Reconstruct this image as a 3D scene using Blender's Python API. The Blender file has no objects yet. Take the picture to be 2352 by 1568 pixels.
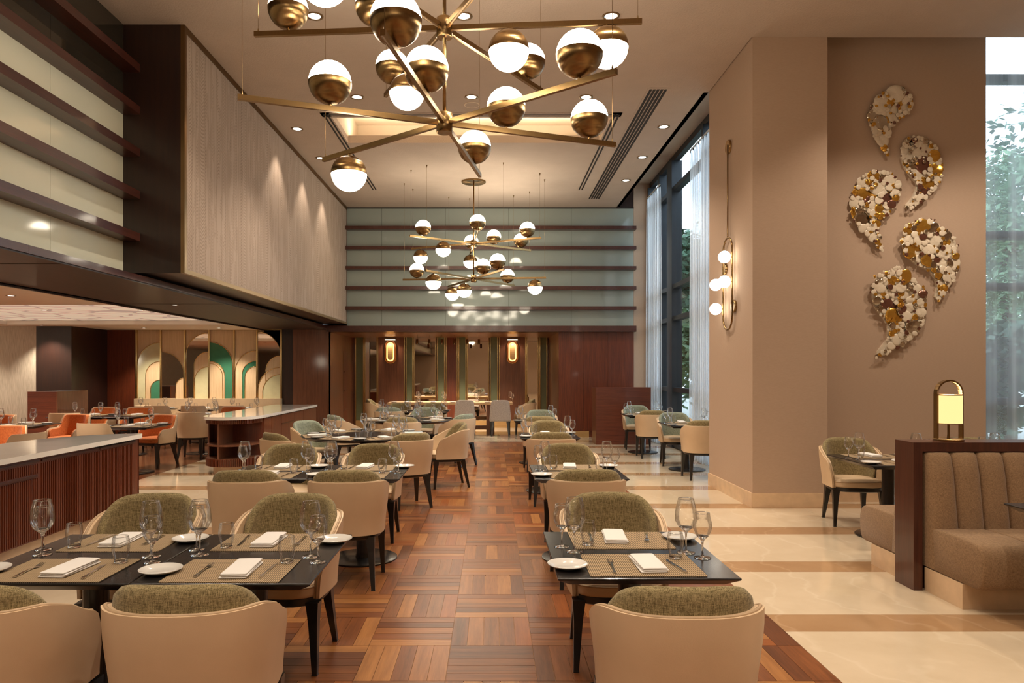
import bpy, math, random
from mathutils import Vector, Matrix
random.seed(11)
PI = math.pi
SC = bpy.context.scene
COL = SC.collection

# ------------------------------------------------------------------ camera
cam_d = bpy.data.cameras.new('camera')
cam = bpy.data.objects.new('camera', cam_d)
COL.objects.link(cam)
cam.location = (0, 0, 1.6)
cam.rotation_euler = (PI / 2, 0, 0)
cam_d.sensor_width = 36.0
cam_d.lens = 1641 / 2352 * 36.0
cam_d.shift_x = 45 / 2352
cam_d.shift_y = 66 / 2352
cam_d.clip_start = 0.05
cam_d.clip_end = 200
SC.camera = cam

# ------------------------------------------------------------------ world, exposure
world = bpy.data.worlds.new('world')
SC.world = world
world.use_nodes = True
wn = world.node_tree
bg = wn.nodes['Background']
bg.inputs['Color'].default_value = (0.74, 0.87, 1.0, 1)
bg.inputs['Strength'].default_value = 3.6
SC.view_settings.view_transform = 'Standard'
SC.view_settings.look = 'None'
SC.view_settings.gamma = 1.0
SC.view_settings.use_curve_mapping = False
SC.view_settings.exposure = 0.12
SC.cycles.transparent_max_bounces = 24
SC.cycles.caustics_reflective = False
SC.cycles.caustics_refractive = False
SC.cycles.sample_clamp_indirect = 6.0

WARM = (1.0, 0.85, 0.68)          # colour of the room's lamps
GLOBE_STRENGTH = 24.0
SPOT_W = 190.0                    # each high-ceiling downlight
LOUNGE_W = 250.0                   # each low-ceiling downlight

# ------------------------------------------------------------------ materials
def srgb(r, g, b):
    def f(c):
        c /= 255.0
        return c / 12.92 if c <= 0.04045 else ((c + 0.055) / 1.055) ** 2.4
    return (f(r), f(g), f(b), 1.0)

MATS = {}
class NT:
    def __init__(s, name):
        s.m = bpy.data.materials.new(name); s.m.use_nodes = True
        s.t = s.m.node_tree; s.b = s.t.nodes['Principled BSDF']; s.out = s.t.nodes['Material Output']
        MATS[name] = s.m
    def n(s, typ, **kw):
        nd = s.t.nodes.new(typ)
        for k, v in kw.items():
            if k.startswith('i_'):
                key = k[2:]
                key = int(key) if key.isdigit() else key.replace('_', ' ')
                nd.inputs[key].default_value = v
            else:
                setattr(nd, k, v)
        return nd
    def l(s, a, b): s.t.links.new(a, b)
    def math(s, op, a, b=None):
        nd = s.t.nodes.new('ShaderNodeMath'); nd.operation = op
        for i, v in enumerate((a, b)):
            if v is None: continue
            if isinstance(v, (int, float)): nd.inputs[i].default_value = v
            else: s.l(v, nd.inputs[i])
        return nd.outputs[0]
    def coords(s, kind='Object', scale=(1, 1, 1)):
        if kind == 'Position':
            src = s.n('ShaderNodeNewGeometry').outputs['Position']
        else:
            src = s.n('ShaderNodeTexCoord').outputs[kind]
        mp = s.n('ShaderNodeMapping'); mp.inputs['Scale'].default_value = scale
        s.l(src, mp.inputs['Vector'])
        return mp.outputs[0]
    def noise(s, vec, scale=5, detail=3, rough=0.5):
        nd = s.n('ShaderNodeTexNoise'); nd.inputs['Scale'].default_value = scale
        nd.inputs['Detail'].default_value = detail; nd.inputs['Roughness'].default_value = rough
        s.l(vec, nd.inputs['Vector']); return nd.outputs['Fac']
    def ramp(s, fac, stops):
        nd = s.n('ShaderNodeValToRGB')
        el = nd.color_ramp.elements
        el[0].position, el[0].color = stops[0]
        el[1].position, el[1].color = stops[-1]
        for p, c in stops[1:-1]:
            e = el.new(p); e.color = c
        s.l(fac, nd.inputs['Fac']); return nd.outputs['Color']
    def bump(s, h, strength=0.3, dist=0.01):
        nd = s.n('ShaderNodeBump'); nd.inputs['Strength'].default_value = strength
        nd.inputs['Distance'].default_value = dist
        s.l(h, nd.inputs['Height']); s.l(nd.outputs[0], s.b.inputs['Normal'])
    def col(s, c):
        if isinstance(c, tuple): s.b.inputs['Base Color'].default_value = c
        else: s.l(c, s.b.inputs['Base Color'])
    def pr(s, rough=0.5, metal=0.0, spec=0.5, coat=0.0):
        s.b.inputs['Roughness'].default_value = rough
        s.b.inputs['Metallic'].default_value = metal
        s.b.inputs['Specular IOR Level'].default_value = spec
        s.b.inputs['Coat Weight'].default_value = coat
        s.b.inputs['Coat Roughness'].default_value = 0.08

def mul(c, k): return (min(c[0] * k, 1), min(c[1] * k, 1), min(c[2] * k, 1), 1)

def plain(name, c, rough=0.5, metal=0.0, spec=0.5, coat=0.0, var=0.06, nscale=6):
    s = NT(name); v = s.noise(s.coords(), nscale, 3)
    s.col(s.ramp(v, [(0.3, mul(c, 1 - var)), (0.7, mul(c, 1 + var))])); s.pr(rough, metal, spec, coat)
    return s.m

def wood(name, c1, c2, axis='Z', rough=0.35, coat=0.3, scale=14, pos=False, grain=18):
    s = NT(name)
    sc = {'X': (1, grain, grain), 'Y': (grain, 1, grain), 'Z': (grain, grain, 1)}[axis]
    v = s.coords('Position' if pos else 'Object', sc)
    a = s.noise(v, scale * 0.12, 4, 0.62); b = s.noise(v, scale * 0.5, 3, 0.6)
    f = s.math('ADD', s.math('MULTIPLY', a, 0.7), s.math('MULTIPLY', b, 0.3))
    s.col(s.ramp(f, [(0.34, c1), (0.66, c2)])); s.pr(rough, 0, 0.5, coat)
    s.bump(b, 0.06, 0.004)
    return s.m

def fabric(name, c1, c2, scale=170, bump=0.5):
    s = NT(name)
    a = s.noise(s.coords('Object', (1, 1, 0.12)), scale * 1.6, 2, 0.6)
    b = s.noise(s.coords('Object', (0.12, 0.12, 1)), scale * 1.6, 2, 0.6)
    g = s.noise(s.coords(), scale * 2.2, 1, 0.5)
    f = s.math('ADD', s.math('ADD', s.math('MULTIPLY', a, 0.42), s.math('MULTIPLY', b, 0.30)), s.math('MULTIPLY', g, 0.28))
    s.col(s.ramp(f, [(0.40, c1), (0.60, c2)])); s.pr(0.9, 0, 0.15)
    s.b.inputs['Sheen Weight'].default_value = 0.15
    s.bump(f, bump, 0.004)
    return s.m

M = {}
M['ceiling'] = (lambda s: (s.col(s.ramp(s.noise(s.coords(), 3, 2), [(0.3, (0.47, 0.385, 0.315, 1)), (0.7, (0.50, 0.41, 0.335, 1))])), s.pr(0.85, 0, 0.2), s.bump(s.noise(s.coords(), 55, 3), 0.45, 0.01), s.m)[-1])(NT('textured_ceiling'))
M['recess'] = plain('recess_plaster', (0.74, 0.63, 0.50, 1), 0.85, 0, 0.2, 0, 0.02)
M['wallbeige'] = (lambda s: (s.col(s.ramp(s.noise(s.coords('Object', (1, 1, 8)), 30, 3), [(0.3, (0.42, 0.30, 0.217, 1)), (0.7, (0.452, 0.326, 0.238, 1))])), s.pr(0.8, 0, 0.2), s.bump(s.noise(s.coords('Object', (8, 8, 40)), 20, 2), 0.12, 0.004), s.m)[-1])(NT('beige_wallcovering'))
M['wallgrey'] = (lambda s: (s.col(s.ramp(s.noise(s.coords('Object', (18, 18, 1)), 6, 3), [(0.35, (0.42, 0.36, 0.28, 1)), (0.65, (0.56, 0.49, 0.39, 1))])), s.pr(0.85, 0, 0.2), s.m)[-1])(NT('ribbed_greige_wallcovering'))
M['redwood'] = wood('red_mahogany', (0.08, 0.0165, 0.0065, 1), (0.165, 0.036, 0.012, 1), 'Z', 0.36, 0.15)
M['redwood_x'] = wood('red_mahogany_lengthwise', (0.085, 0.020, 0.010, 1), (0.165, 0.042, 0.02, 1), 'X', 0.32, 0.35)
M['brownwood'] = wood('brown_walnut', (0.11, 0.036, 0.015, 1), (0.20, 0.072, 0.032, 1), 'Z', 0.38, 0.3)
M['darkwood'] = wood('dark_walnut', (0.016, 0.0065, 0.005, 1), (0.030, 0.011, 0.0065, 1), 'Z', 0.36, 0.15)
M['darkwood_y'] = wood('dark_walnut_soffit', (0.020, 0.009, 0.005, 1), (0.038, 0.017, 0.009, 1), 'Y', 0.5, 0.05)
M['shelfwood'] = wood('shelf_mahogany', (0.038, 0.0095, 0.006, 1), (0.078, 0.02, 0.011, 1), 'Y', 0.38, 0.3)
M['goldwood'] = wood('pale_skirting', (0.36, 0.20, 0.07, 1), (0.46, 0.27, 0.10, 1), 'X', 0.4, 0.2)
M['tablewood'] = wood('oak_tabletop', (0.40, 0.23, 0.11, 1), (0.55, 0.35, 0.18, 1), 'X', 0.4, 0.2)
M['ash'] = wood('pale_ash_veneer', (0.58, 0.41, 0.23, 1), (0.70, 0.52, 0.32, 1), 'Z', 0.5, 0.1)
M['legwood'] = plain('ebonised_wood', (0.012, 0.010, 0.009, 1), 0.32, 0, 0.5, 0.2)
M['black'] = plain('black_lacquer', (0.010, 0.0085, 0.0085, 1), 0.26, 0, 0.5, 0.1, 0.1)
M['blackmetal'] = plain('black_steel', (0.012, 0.012, 0.013, 1), 0.35, 0.3)
M['slot'] = plain('slot_shadow_black', (0.02, 0.014, 0.010, 1), 0.8)
M['frame'] = plain('charcoal_aluminium', (0.035, 0.042, 0.052, 1), 0.4, 0.4)
def brushed(name, c, rough):
    s = NT(name); v = s.noise(s.coords('Object', (40, 40, 1)), 4, 3)
    s.col(s.ramp(v, [(0.3, mul(c, 0.92)), (0.7, mul(c, 1.06))])); s.pr(rough, 1.0)
    s.b.inputs['Anisotropic'].default_value = 0.85
    return s.m
M['brass'] = brushed('aged_brass', (0.27, 0.168, 0.072, 1), 0.27)
M['brassd'] = brushed('antique_brass', (0.24, 0.15, 0.07, 1), 0.34)
M['goldbrass'] = brushed('polished_brass', (0.62, 0.43, 0.19, 1), 0.24)
M['steel'] = plain('polished_cutlery_steel', (0.72, 0.70, 0.66, 1), 0.12, 1.0)
M['mirror'] = plain('bronze_mirror', (0.80, 0.72, 0.60, 1), 0.02, 1.0, 0.5, 0, 0.0)
M['white'] = plain('white_porcelain', (0.64, 0.615, 0.575, 1), 0.12, 0, 0.5, 0.4, 0.01)
M['napkin'] = (lambda s: (s.col((0.72, 0.685, 0.65, 1)), s.pr(0.85, 0, 0.2), s.bump(s.noise(s.coords(), 350, 2), 0.2, 0.002), s.m)[-1])(NT('white_linen'))
M['leather'] = (lambda s: (s.col(s.ramp(s.noise(s.coords(), 7, 3), [(0.3, (0.60, 0.435, 0.275, 1)), (0.7, (0.645, 0.47, 0.30, 1))])), s.pr(0.42, 0, 0.4), s.bump(s.noise(s.coords(), 260, 2), 0.10, 0.002), s.m)[-1])(NT('tan_leather'))
M['leatherp'] = plain('tan_leather_piping', (0.44, 0.30, 0.175, 1), 0.45)
M['olive'] = fabric('olive_tweed', (0.105, 0.078, 0.032, 1), (0.35, 0.275, 0.14, 1))
M['teal'] = fabric('grey_teal_tweed', (0.115, 0.135, 0.10, 1), (0.34, 0.37, 0.28, 1))
M['orange'] = fabric('burnt_orange_tweed', (0.36, 0.085, 0.02, 1), (0.62, 0.19, 0.05, 1))
M['grey'] = fabric('speckled_grey_wool', (0.30, 0.25, 0.22, 1), (0.56, 0.49, 0.44, 1))
M['taupe'] = fabric('taupe_tweed', (0.15, 0.088, 0.045, 1), (0.34, 0.212, 0.118, 1), 330)
M['divwood'] = wood('dark_red_divider_wood', (0.040, 0.0105, 0.0065, 1), (0.082, 0.022, 0.012, 1), 'Z', 0.3, 0.3)
M['beigefab'] = plain('beige_upholstery', (0.46, 0.33, 0.20, 1), 0.85)
M['creamglass'] = plain('pale_celadon_glass', (0.80, 0.80, 0.645, 1), 0.06, 0, 0.5, 0.2, 0.02, 2)
M['blueglass'] = plain('sea_mist_glass', (0.29, 0.325, 0.292, 1), 0.06, 0, 0.5, 0.2, 0.02, 2)
M['darkglass'] = plain('smoked_glass', (0.030, 0.025, 0.018, 1), 0.05, 0, 0.5, 0.2)
M['green'] = plain('green_lacquered_glass', (0.055, 0.20, 0.115, 1), 0.10, 0, 0.5, 0.2)
M['greenpanel'] = plain('moss_green_panel', (0.125, 0.135, 0.068, 1), 0.35)
M['palegreen'] = plain('pale_pistachio_glass', (0.60, 0.56, 0.34, 1), 0.08, 0, 0.5, 0.2)
M['countertop'] = plain('white_quartz', (0.82, 0.78, 0.72, 1), 0.10, 0, 0.5, 0.3, 0.03, 4)
M['skirtstone'] = plain('cream_stone_skirting', (0.62, 0.44, 0.28, 1), 0.35, 0, 0.5, 0.1, 0.08, 10)
M['ground'] = plain('outdoor_paving', (0.35, 0.36, 0.34, 1), 0.9)
M['bark'] = plain('bark', (0.10, 0.075, 0.05, 1), 0.9)
def emis(name, c, st):
    s = NT(name)
    e = s.n('ShaderNodeEmission'); e.inputs['Color'].default_value = c; e.inputs['Strength'].default_value = st
    v = s.noise(s.coords(), 3, 1)
    s.l(s.ramp(v, [(0.2, mul(c, 0.97)), (0.8, c)]), e.inputs['Color'])
    s.l(e.outputs[0], s.out.inputs['Surface']); return s.m
M['globe'] = emis('lit_opal_glass', (1.0, 0.87, 0.67, 1), GLOBE_STRENGTH)
M['smallglobe'] = emis('lit_small_opal_glass', (1.0, 0.90, 0.74, 1), 9.0)
M['lens'] = emis('downlight_lens', (1.0, 0.90, 0.74, 1), 5.0)
M['cove'] = emis('cove_led', (1.0, 0.82, 0.58, 1), 70.0)
M['ring'] = emis('amber_led_ring', (1.0, 0.43, 0.09, 1), 5.5)
M['shade'] = emis('lit_linen_shade', (1.0, 0.66, 0.27, 1), 1.35)
def glassmat(name, tint=(1, 1, 1, 1), lo=0.035, hi=0.85, blend=0.20, rough=0.01):
    s = NT(name)
    tr = s.n('ShaderNodeBsdfTransparent'); tr.inputs['Color'].default_value = tint
    gl = s.n('ShaderNodeBsdfGlossy'); gl.inputs['Roughness'].default_value = rough
    lw = s.n('ShaderNodeLayerWeight'); lw.inputs['Blend'].default_value = blend
    f = s.math('ADD', s.math('MULTIPLY', lw.outputs['Facing'], hi - lo), lo)
    f = s.math('ADD', s.math('MULTIPLY', s.math('POWER', lw.outputs['Facing'], 2.5), hi - lo), lo)
    mx = s.n('ShaderNodeMixShader'); s.l(f, mx.inputs[0]); s.l(tr.outputs[0], mx.inputs[1]); s.l(gl.outputs[0], mx.inputs[2])
    s.l(mx.outputs[0], s.out.inputs['Surface']); return s.m
def crystal(name, ior, edge, k):
    s = NT(name)
    lw = s.n('ShaderNodeLayerWeight'); lw.inputs['Blend'].default_value = 0.5
    fr = s.n('ShaderNodeFresnel'); fr.inputs['IOR'].default_value = ior
    tr = s.n('ShaderNodeBsdfTransparent')
    v = s.math('POWER', lw.outputs['Facing'], 7.0)
    s.l(s.ramp(v, [(0.0, (0.985, 0.985, 0.98, 1)), (1.0, edge)]), tr.inputs['Color'])
    gl = s.n('ShaderNodeBsdfGlossy'); gl.inputs['Roughness'].default_value = 0.02
    f = s.math('MINIMUM', s.math('MULTIPLY', fr.outputs[0], k), 0.62)
    mx = s.n('ShaderNodeMixShader'); s.l(f, mx.inputs[0]); s.l(tr.outputs[0], mx.inputs[1]); s.l(gl.outputs[0], mx.inputs[2])
    s.l(mx.outputs[0], s.out.inputs['Surface']); return s.m
M['glass'] = crystal('clear_crystal', 1.5, (0.92, 0.915, 0.90, 1), 1.2)
def solid(name):
    s = NT(name); v = s.noise(s.coords(), 4, 1)
    g_ = s.n('ShaderNodeBsdfGlass'); g_.inputs['IOR'].default_value = 1.5; g_.inputs['Roughness'].default_value = 0.0
    s.l(s.ramp(v, [(0.2, (0.97, 0.97, 0.97, 1)), (0.8, (1, 1, 1, 1))]), g_.inputs['Color'])
    s.l(g_.outputs[0], s.out.inputs['Surface']); return s.m
M['stemglass'] = solid('solid_crystal')
M['pane'] = glassmat('window_glass', (0.93, 0.96, 0.96, 1), 0.03, 0.6, 0.3)
def sheer():
    s = NT('sheer_voile')
    tr = s.n('ShaderNodeBsdfTransparent'); tr.inputs['Color'].default_value = (0.95, 0.97, 1, 1)
    tl = s.n('ShaderNodeBsdfTranslucent'); tl.inputs['Color'].default_value = (0.85, 0.88, 0.92, 1)
    df = s.n('ShaderNodeBsdfDiffuse'); df.inputs['Color'].default_value = (0.80, 0.82, 0.85, 1)
    m1 = s.n('ShaderNodeMixShader'); m1.inputs[0].default_value = 0.4
    s.l(tl.outputs[0], m1.inputs[1]); s.l(df.outputs[0], m1.inputs[2])
    lw = s.n('ShaderNodeLayerWeight'); lw.inputs['Blend'].default_value = 0.4
    v = s.noise(s.coords('Object', (1, 1, 0.01)), 9, 2)
    f = s.math('ADD', s.math('MULTIPLY', lw.outputs['Facing'], 0.75), s.math('MULTIPLY', v, 0.40))
    f = s.math('MINIMUM', f, 0.92)
    m2 = s.n('ShaderNodeMixShader'); s.l(f, m2.inputs[0]); s.l(tr.outputs[0], m2.inputs[1]); s.l(m1.outputs[0], m2.inputs[2])
    s.l(m2.outputs[0], s.out.inputs['Surface']); return s.m
M['sheer'] = sheer()
def leafmat(name, c):
    s = NT(name); s.pr(0.55, 0, 0.3)
    s.col(s.ramp(s.noise(s.coords(), 1.3, 3), [(0.3, mul(c, 0.5)), (0.7, mul(c, 1.4))]))
    return s.m
M['leafA'] = leafmat('tree_leaf_green', (0.24, 0.38, 0.23, 1))
M['leafB'] = leafmat('tree_leaf_dark', (0.07, 0.16, 0.10, 1))
def marble(name, c1, c2, vein, rough=0.07):
    s = NT(name); v = s.coords('Position')
    a = s.noise(v, 1.6, 6, 0.6)
    w = s.n('ShaderNodeTexWave'); w.inputs['Scale'].default_value = 0.7; w.inputs['Distortion'].default_value = 14
    w.inputs['Detail'].default_value = 4; w.inputs['Detail Scale'].default_value = 1.3; s.l(v, w.inputs['Vector'])
    base = s.n('ShaderNodeMix', data_type='RGBA')
    s.l(s.ramp(a, [(0.3, c1), (0.7, c2)]), base.inputs['A']); base.inputs['B'].default_value = vein
    f = s.math('MULTIPLY', s.math('POWER', w.outputs['Fac'], 60), s.math('MULTIPLY', a, 0.45))
    s.l(f, base.inputs['Factor']); s.col(base.outputs['Result']); s.pr(rough, 0, 0.5, 0.0)
    return s.m
M['marble'] = marble('cream_marble', (0.55, 0.44, 0.305, 1), (0.63, 0.515, 0.375, 1), (0.74, 0.64, 0.50, 1))
M['marbleb'] = marble('brown_marble', (0.33, 0.19, 0.095, 1), (0.40, 0.245, 0.13, 1), (0.60, 0.42, 0.26, 1))
M['grout'] = plain('stone_joint', (0.38, 0.29, 0.19, 1), 0.6)
M['loungefloor'] = wood('lounge_floorboards', (0.085, 0.028, 0.012, 1), (0.20, 0.075, 0.032, 1), 'X', 0.22, 0.2, 14, True)
TINTS = [((0.105, 0.030, 0.008), (0.235, 0.076, 0.022)), ((0.175, 0.056, 0.014), (0.33, 0.126, 0.036)),
         ((0.070, 0.020, 0.007), (0.165, 0.052, 0.017)), ((0.235, 0.088, 0.023), (0.40, 0.175, 0.055)),
         ((0.115, 0.038, 0.012), (0.26, 0.094, 0.030)), ((0.165, 0.040, 0.008), (0.31, 0.096, 0.022))]
PLANKM = {}
for ax in 'XY':
    for i, (a, b) in enumerate(TINTS):
        PLANKM[ax, i] = wood('walnut_plank_%s_%s' % (ax, 'abcdef'[i]), a + (1,), b + (1,), ax, 0.31, 0.0, 16, True, 14)
M['jointglint'] = plain('parquet_joint_glint', (0.42, 0.21, 0.08, 1), 0.5)  # pale joint colour carries the highlights along the plank bevels
# feather-patterned wall panel
def feather():
    s = NT('feathered_plaster_panel')
    tc = s.n('ShaderNodeTexCoord'); sp = s.n('ShaderNodeSeparateXYZ'); s.l(tc.outputs['Object'], sp.inputs[0])
    y, z = sp.outputs['Y'], sp.outputs['Z']
    u = s.math('MULTIPLY', y, 9.0)
    nv = s.noise(s.coords('Object', (0, 2.2, 0)), 1.6, 1)
    u = s.math('ADD', u, s.math('MULTIPLY', nv, 3.0))
    wob = s.noise(s.coords('Object', (0, 6, 0.8)), 1.5, 2)
    u = s.math('ADD', u, s.math('MULTIPLY', wob, 0.5))
    f = s.math('ABSOLUTE', s.math('SUBTRACT', s.math('FRACT', u), 0.5))
    cell = s.math('FLOOR', u)
    ph = s.math('FRACT', s.math('MULTIPLY', s.math('SINE', s.math('MULTIPLY', cell, 12.9898)), 43758.5))
    sl = s.math('ADD', s.math('MULTIPLY', ph, 14), 3.0)
    sgn = s.math('SUBTRACT', s.math('MULTIPLY', s.math('GREATER_THAN', ph, 0.5), 2.0), 1.0)
    wv = s.math('SINE', s.math('MULTIPLY', s.math('ADD', s.math('ADD', s.math('MULTIPLY', z, 24.0), s.math('MULTIPLY', s.math('MULTIPLY', f, sgn), 4.0)), s.math('MULTIPLY', ph, 9)), 6.283))
    nz = s.noise(s.coords('Object', (1, 5, 0.9)), 3, 3)
    dash = s.math('MULTIPLY', s.math('GREATER_THAN', wv, 0.15), s.math('GREATER_THAN', nz, s.math('ADD', 0.36, s.math('MULTIPLY', ph, 0.22))))
    gap = s.math('GREATER_THAN', f, 0.42)
    k = s.math('ADD', s.math('MULTIPLY', dash, 0.5), s.math('MULTIPLY', gap, 0.32))
    k = s.math('ADD', k, s.math('MULTIPLY', ph, 0.12))
    s.col(s.ramp(k, [(0.05, (0.40, 0.312, 0.248, 1)), (0.7, (0.27, 0.20, 0.152, 1))]))
    s.pr(0.8, 0, 0.2); s.bump(k, 0.35, 0.008); return s.m
M['feather'] = feather()
def crackle():
    s = NT('leaf_vein_ceiling_print')
    v = s.coords('Object', (0.9, 1.1, 1))
    nd = s.n('ShaderNodeTexVoronoi'); nd.feature = 'DISTANCE_TO_EDGE'; nd.inputs['Scale'].default_value = 1.7
    s.l(v, nd.inputs['Vector'])
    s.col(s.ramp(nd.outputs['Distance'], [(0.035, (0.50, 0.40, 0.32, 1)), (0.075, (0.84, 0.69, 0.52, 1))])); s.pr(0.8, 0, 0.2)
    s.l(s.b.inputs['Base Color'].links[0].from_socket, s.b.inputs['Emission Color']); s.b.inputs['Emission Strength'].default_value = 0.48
    return s.m
M['crackle'] = crackle()
def weave():
    s = NT('woven_placemat')
    tc = s.n('ShaderNodeTexCoord'); sp = s.n('ShaderNodeSeparateXYZ'); s.l(tc.outputs['Object'], sp.inputs[0])
    sx = s.math('SINE', s.math('MULTIPLY', sp.outputs['X'], 2 * PI / 0.0085))
    sy = s.math('SINE', s.math('MULTIPLY', sp.outputs['Y'], 2 * PI / 0.0055))
    nz = s.noise(s.coords('Object', (6, 40, 1)), 4, 2)
    k = s.math('ADD', s.math('ADD', s.math('MULTIPLY', s.math('GREATER_THAN', sx, -0.35), 0.62), s.math('MULTIPLY', sy, 0.14)), s.math('MULTIPLY', nz, 0.28))
    s.col(s.ramp(k, [(0.12, (0.05, 0.034, 0.020, 1)), (0.55, (0.30, 0.205, 0.115, 1)), (0.9, (0.47, 0.34, 0.20, 1))]))
    s.pr(0.75, 0, 0.25); s.bump(k, 0.4, 0.002); return s.m
M['weave'] = weave()
M['artcream'] = plain('cream_glazed_ceramic', (0.66, 0.56, 0.43, 1), 0.3, 0, 0.5, 0.2, 0.06, 14)
M['artgold'] = plain('gold_lustre_ceramic', (0.72, 0.40, 0.07, 1), 0.22, 0.85)
M['artdark'] = plain('bronze_lustre_ceramic', (0.24, 0.11, 0.075, 1), 0.15, 0.7)
M['artsilver'] = plain('platinum_lustre_ceramic', (0.62, 0.56, 0.45, 1), 0.10, 1.0)

# ------------------------------------------------------------------ mesh helpers
class MB:
    def __init__(s): s.v = []; s.f = []; s.mi = []
    def add(s, vs, fs, mi=0):
        o = len(s.v); s.v += [tuple(p) for p in vs]
        for f in fs: s.f.append(tuple(i + o for i in f)); s.mi.append(mi)
        return s
    def box(s, x0, x1, y0, y1, z0, z1, mi=0):
        return s.add([(x0, y0, z0), (x1, y0, z0), (x1, y1, z0), (x0, y1, z0), (x0, y0, z1), (x1, y0, z1), (x1, y1, z1), (x0, y1, z1)],
                     [(0, 3, 2, 1), (4, 5, 6, 7), (0, 1, 5, 4), (1, 2, 6, 5), (2, 3, 7, 6), (3, 0, 4, 7)], mi)
    def frustum(s, c0, h0, c1, h1, mi=0):     # rectangular taper from centre c0 / half sizes h0 to c1 / h1
        vs = []
        for c, h in ((c0, h0), (c1, h1)):
            for sx, sy in ((-1, -1), (1, -1), (1, 1), (-1, 1)): vs.append((c[0] + sx * h[0], c[1] + sy * h[1], c[2]))
        return s.add(vs, [(0, 3, 2, 1), (4, 5, 6, 7), (0, 1, 5, 4), (1, 2, 6, 5), (2, 3, 7, 6), (3, 0, 4, 7)], mi)
    def lathe(s, prof, seg=20, c=(0, 0), mi=0, closed=False):
        vs = []; n = len(prof)
        for r, z in prof:
            for k in range(seg):
                a = 2 * PI * k / seg; vs.append((c[0] + r * math.cos(a), c[1] + r * math.sin(a), z))
        fs = []
        for i in range(n - 1):
            for k in range(seg):
                k2 = (k + 1) % seg; fs.append((i * seg + k, i * seg + k2, (i + 1) * seg + k2, (i + 1) * seg + k))
        if prof[0][0] > 1e-6 and closed: fs.append(tuple(range(seg - 1, -1, -1)))
        if prof[-1][0] > 1e-6 and closed: fs.append(tuple((n - 1) * seg + k for k in range(seg)))
        return s.add(vs, fs, mi)
    def tube(s, pts, r, seg=8, closed=False, mi=0):
        pts = [Vector(p) for p in pts]; n = len(pts); vs = []
        up = Vector((0, 0, 1)); prev = None
        for i, p in enumerate(pts):
            if closed: t = pts[(i + 1) % n] - pts[i - 1]
            else: t = pts[min(i + 1, n - 1)] - pts[max(i - 1, 0)]
            t.normalize()
            if prev is None:
                a = up if abs(t.dot(up)) < 0.95 else Vector((1, 0, 0))
                nrm = t.cross(a).normalized()
            else:
                nrm = (prev - t * prev.dot(t)).normalized()
            prev = nrm; bn = t.cross(nrm)
            for k in range(seg):
                a = 2 * PI * k / seg; vs.append(p + nrm * (r * math.cos(a)) + bn * (r * math.sin(a)))
        fs = []
        for i in range(n if closed else n - 1):
            j = (i + 1) % n
            for k in range(seg):
                k2 = (k + 1) % seg; fs.append((i * seg + k, i * seg + k2, j * seg + k2, j * seg + k))
        if not closed:
            fs.append(tuple(range(seg - 1, -1, -1))); fs.append(tuple((n - 1) * seg + k for k in range(seg)))
        return s.add(vs, fs, mi)
    def prism(s, poly, h0, h1, axis='z', mi=0):   # polygon extruded; axis z: poly (x,y); axis y: poly (x,z) between y=h0..h1
        n = len(poly)
        def pt(p, h): return (p[0], p[1], h) if axis == 'z' else ((p[0], h, p[1]) if axis == 'y' else (h, p[0], p[1]))
        vs = [pt(p, h0) for p in poly] + [pt(p, h1) for p in poly]
        fs = [tuple(range(n - 1, -1, -1)), tuple(range(n, 2 * n))] + [(i, (i + 1) % n, n + (i + 1) % n, n + i) for i in range(n)]
        return s.add(vs, fs, mi)
    def loops(s, loops, cap0=True, cap1=True, mi=0):
        n = len(loops[0]); vs = [p for L in loops for p in L]; fs = []
        for i in range(len(loops) - 1):
            for k in range(n):
                k2 = (k + 1) % n; fs.append((i * n + k, i * n + k2, (i + 1) * n + k2, (i + 1) * n + k))
        if cap0: fs.append(tuple(range(n - 1, -1, -1)))
        if cap1: fs.append(tuple((len(loops) - 1) * n + k for k in range(n)))
        return s.add(vs, fs, mi)
    def sphere(s, c, r, seg=20, rings=10, lo=-PI / 2, hi=PI / 2, mi=0):
        prof = []
        for i in range(rings + 1):
            a = lo + (hi - lo) * i / rings; prof.append((max(r * math.cos(a), 1e-5), r * math.sin(a)))
        t = MB().lathe(prof, seg); return s.add([(p[0] + c[0], p[1] + c[1], p[2] + c[2]) for p in t.v], t.f, mi)
    def mesh(s, name, mats, smooth=False, bevel=0):
        me = bpy.data.meshes.new(name); me.from_pydata(s.v, [], s.f)
        if not isinstance(mats, (list, tuple)): mats = [mats]
        for m in mats: me.materials.append(M[m] if isinstance(m, str) else m)
        if len(mats) > 1: me.polygons.foreach_set('material_index', s.mi)
        if smooth:
            me.polygons.foreach_set('use_smooth', [True] * len(s.f))
            if smooth is not True: me.set_sharp_from_angle(angle=math.radians(smooth))
        me.update(); return me

def obj(name, me, parent=None, loc=(0, 0, 0), rz=0, scale=None, rot=None):
    o = bpy.data.objects.new(name, me); COL.objects.link(o)
    o.location = loc; o.rotation_euler = rot if rot else (0, 0, rz)
    if scale: o.scale = scale if isinstance(scale, tuple) else (scale,) * 3
    if parent: o.parent = parent
    return o
def tag(o, label, cat=None, group=None, kind=None):
    o['label'] = label
    if cat: o['category'] = cat
    if group: o['group'] = group
    if kind: o['kind'] = kind
    return o
def thing(name, label, cat, loc=(0, 0, 0), rz=0, parts=(), group=None):
    e = bpy.data.objects.new(name, None); COL.objects.link(e); e.empty_display_size = 0.1
    e.location = loc; e.rotation_euler = (0, 0, rz); tag(e, label, cat, group)
    for p in parts: part(e, *p)
    return e
def part(e, name, me, label=None, subs=()):
    o = obj(name, me, e)
    if label: o['label'] = label
    for sname, sme in subs: obj(sname, sme, o)
    return o
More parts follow.
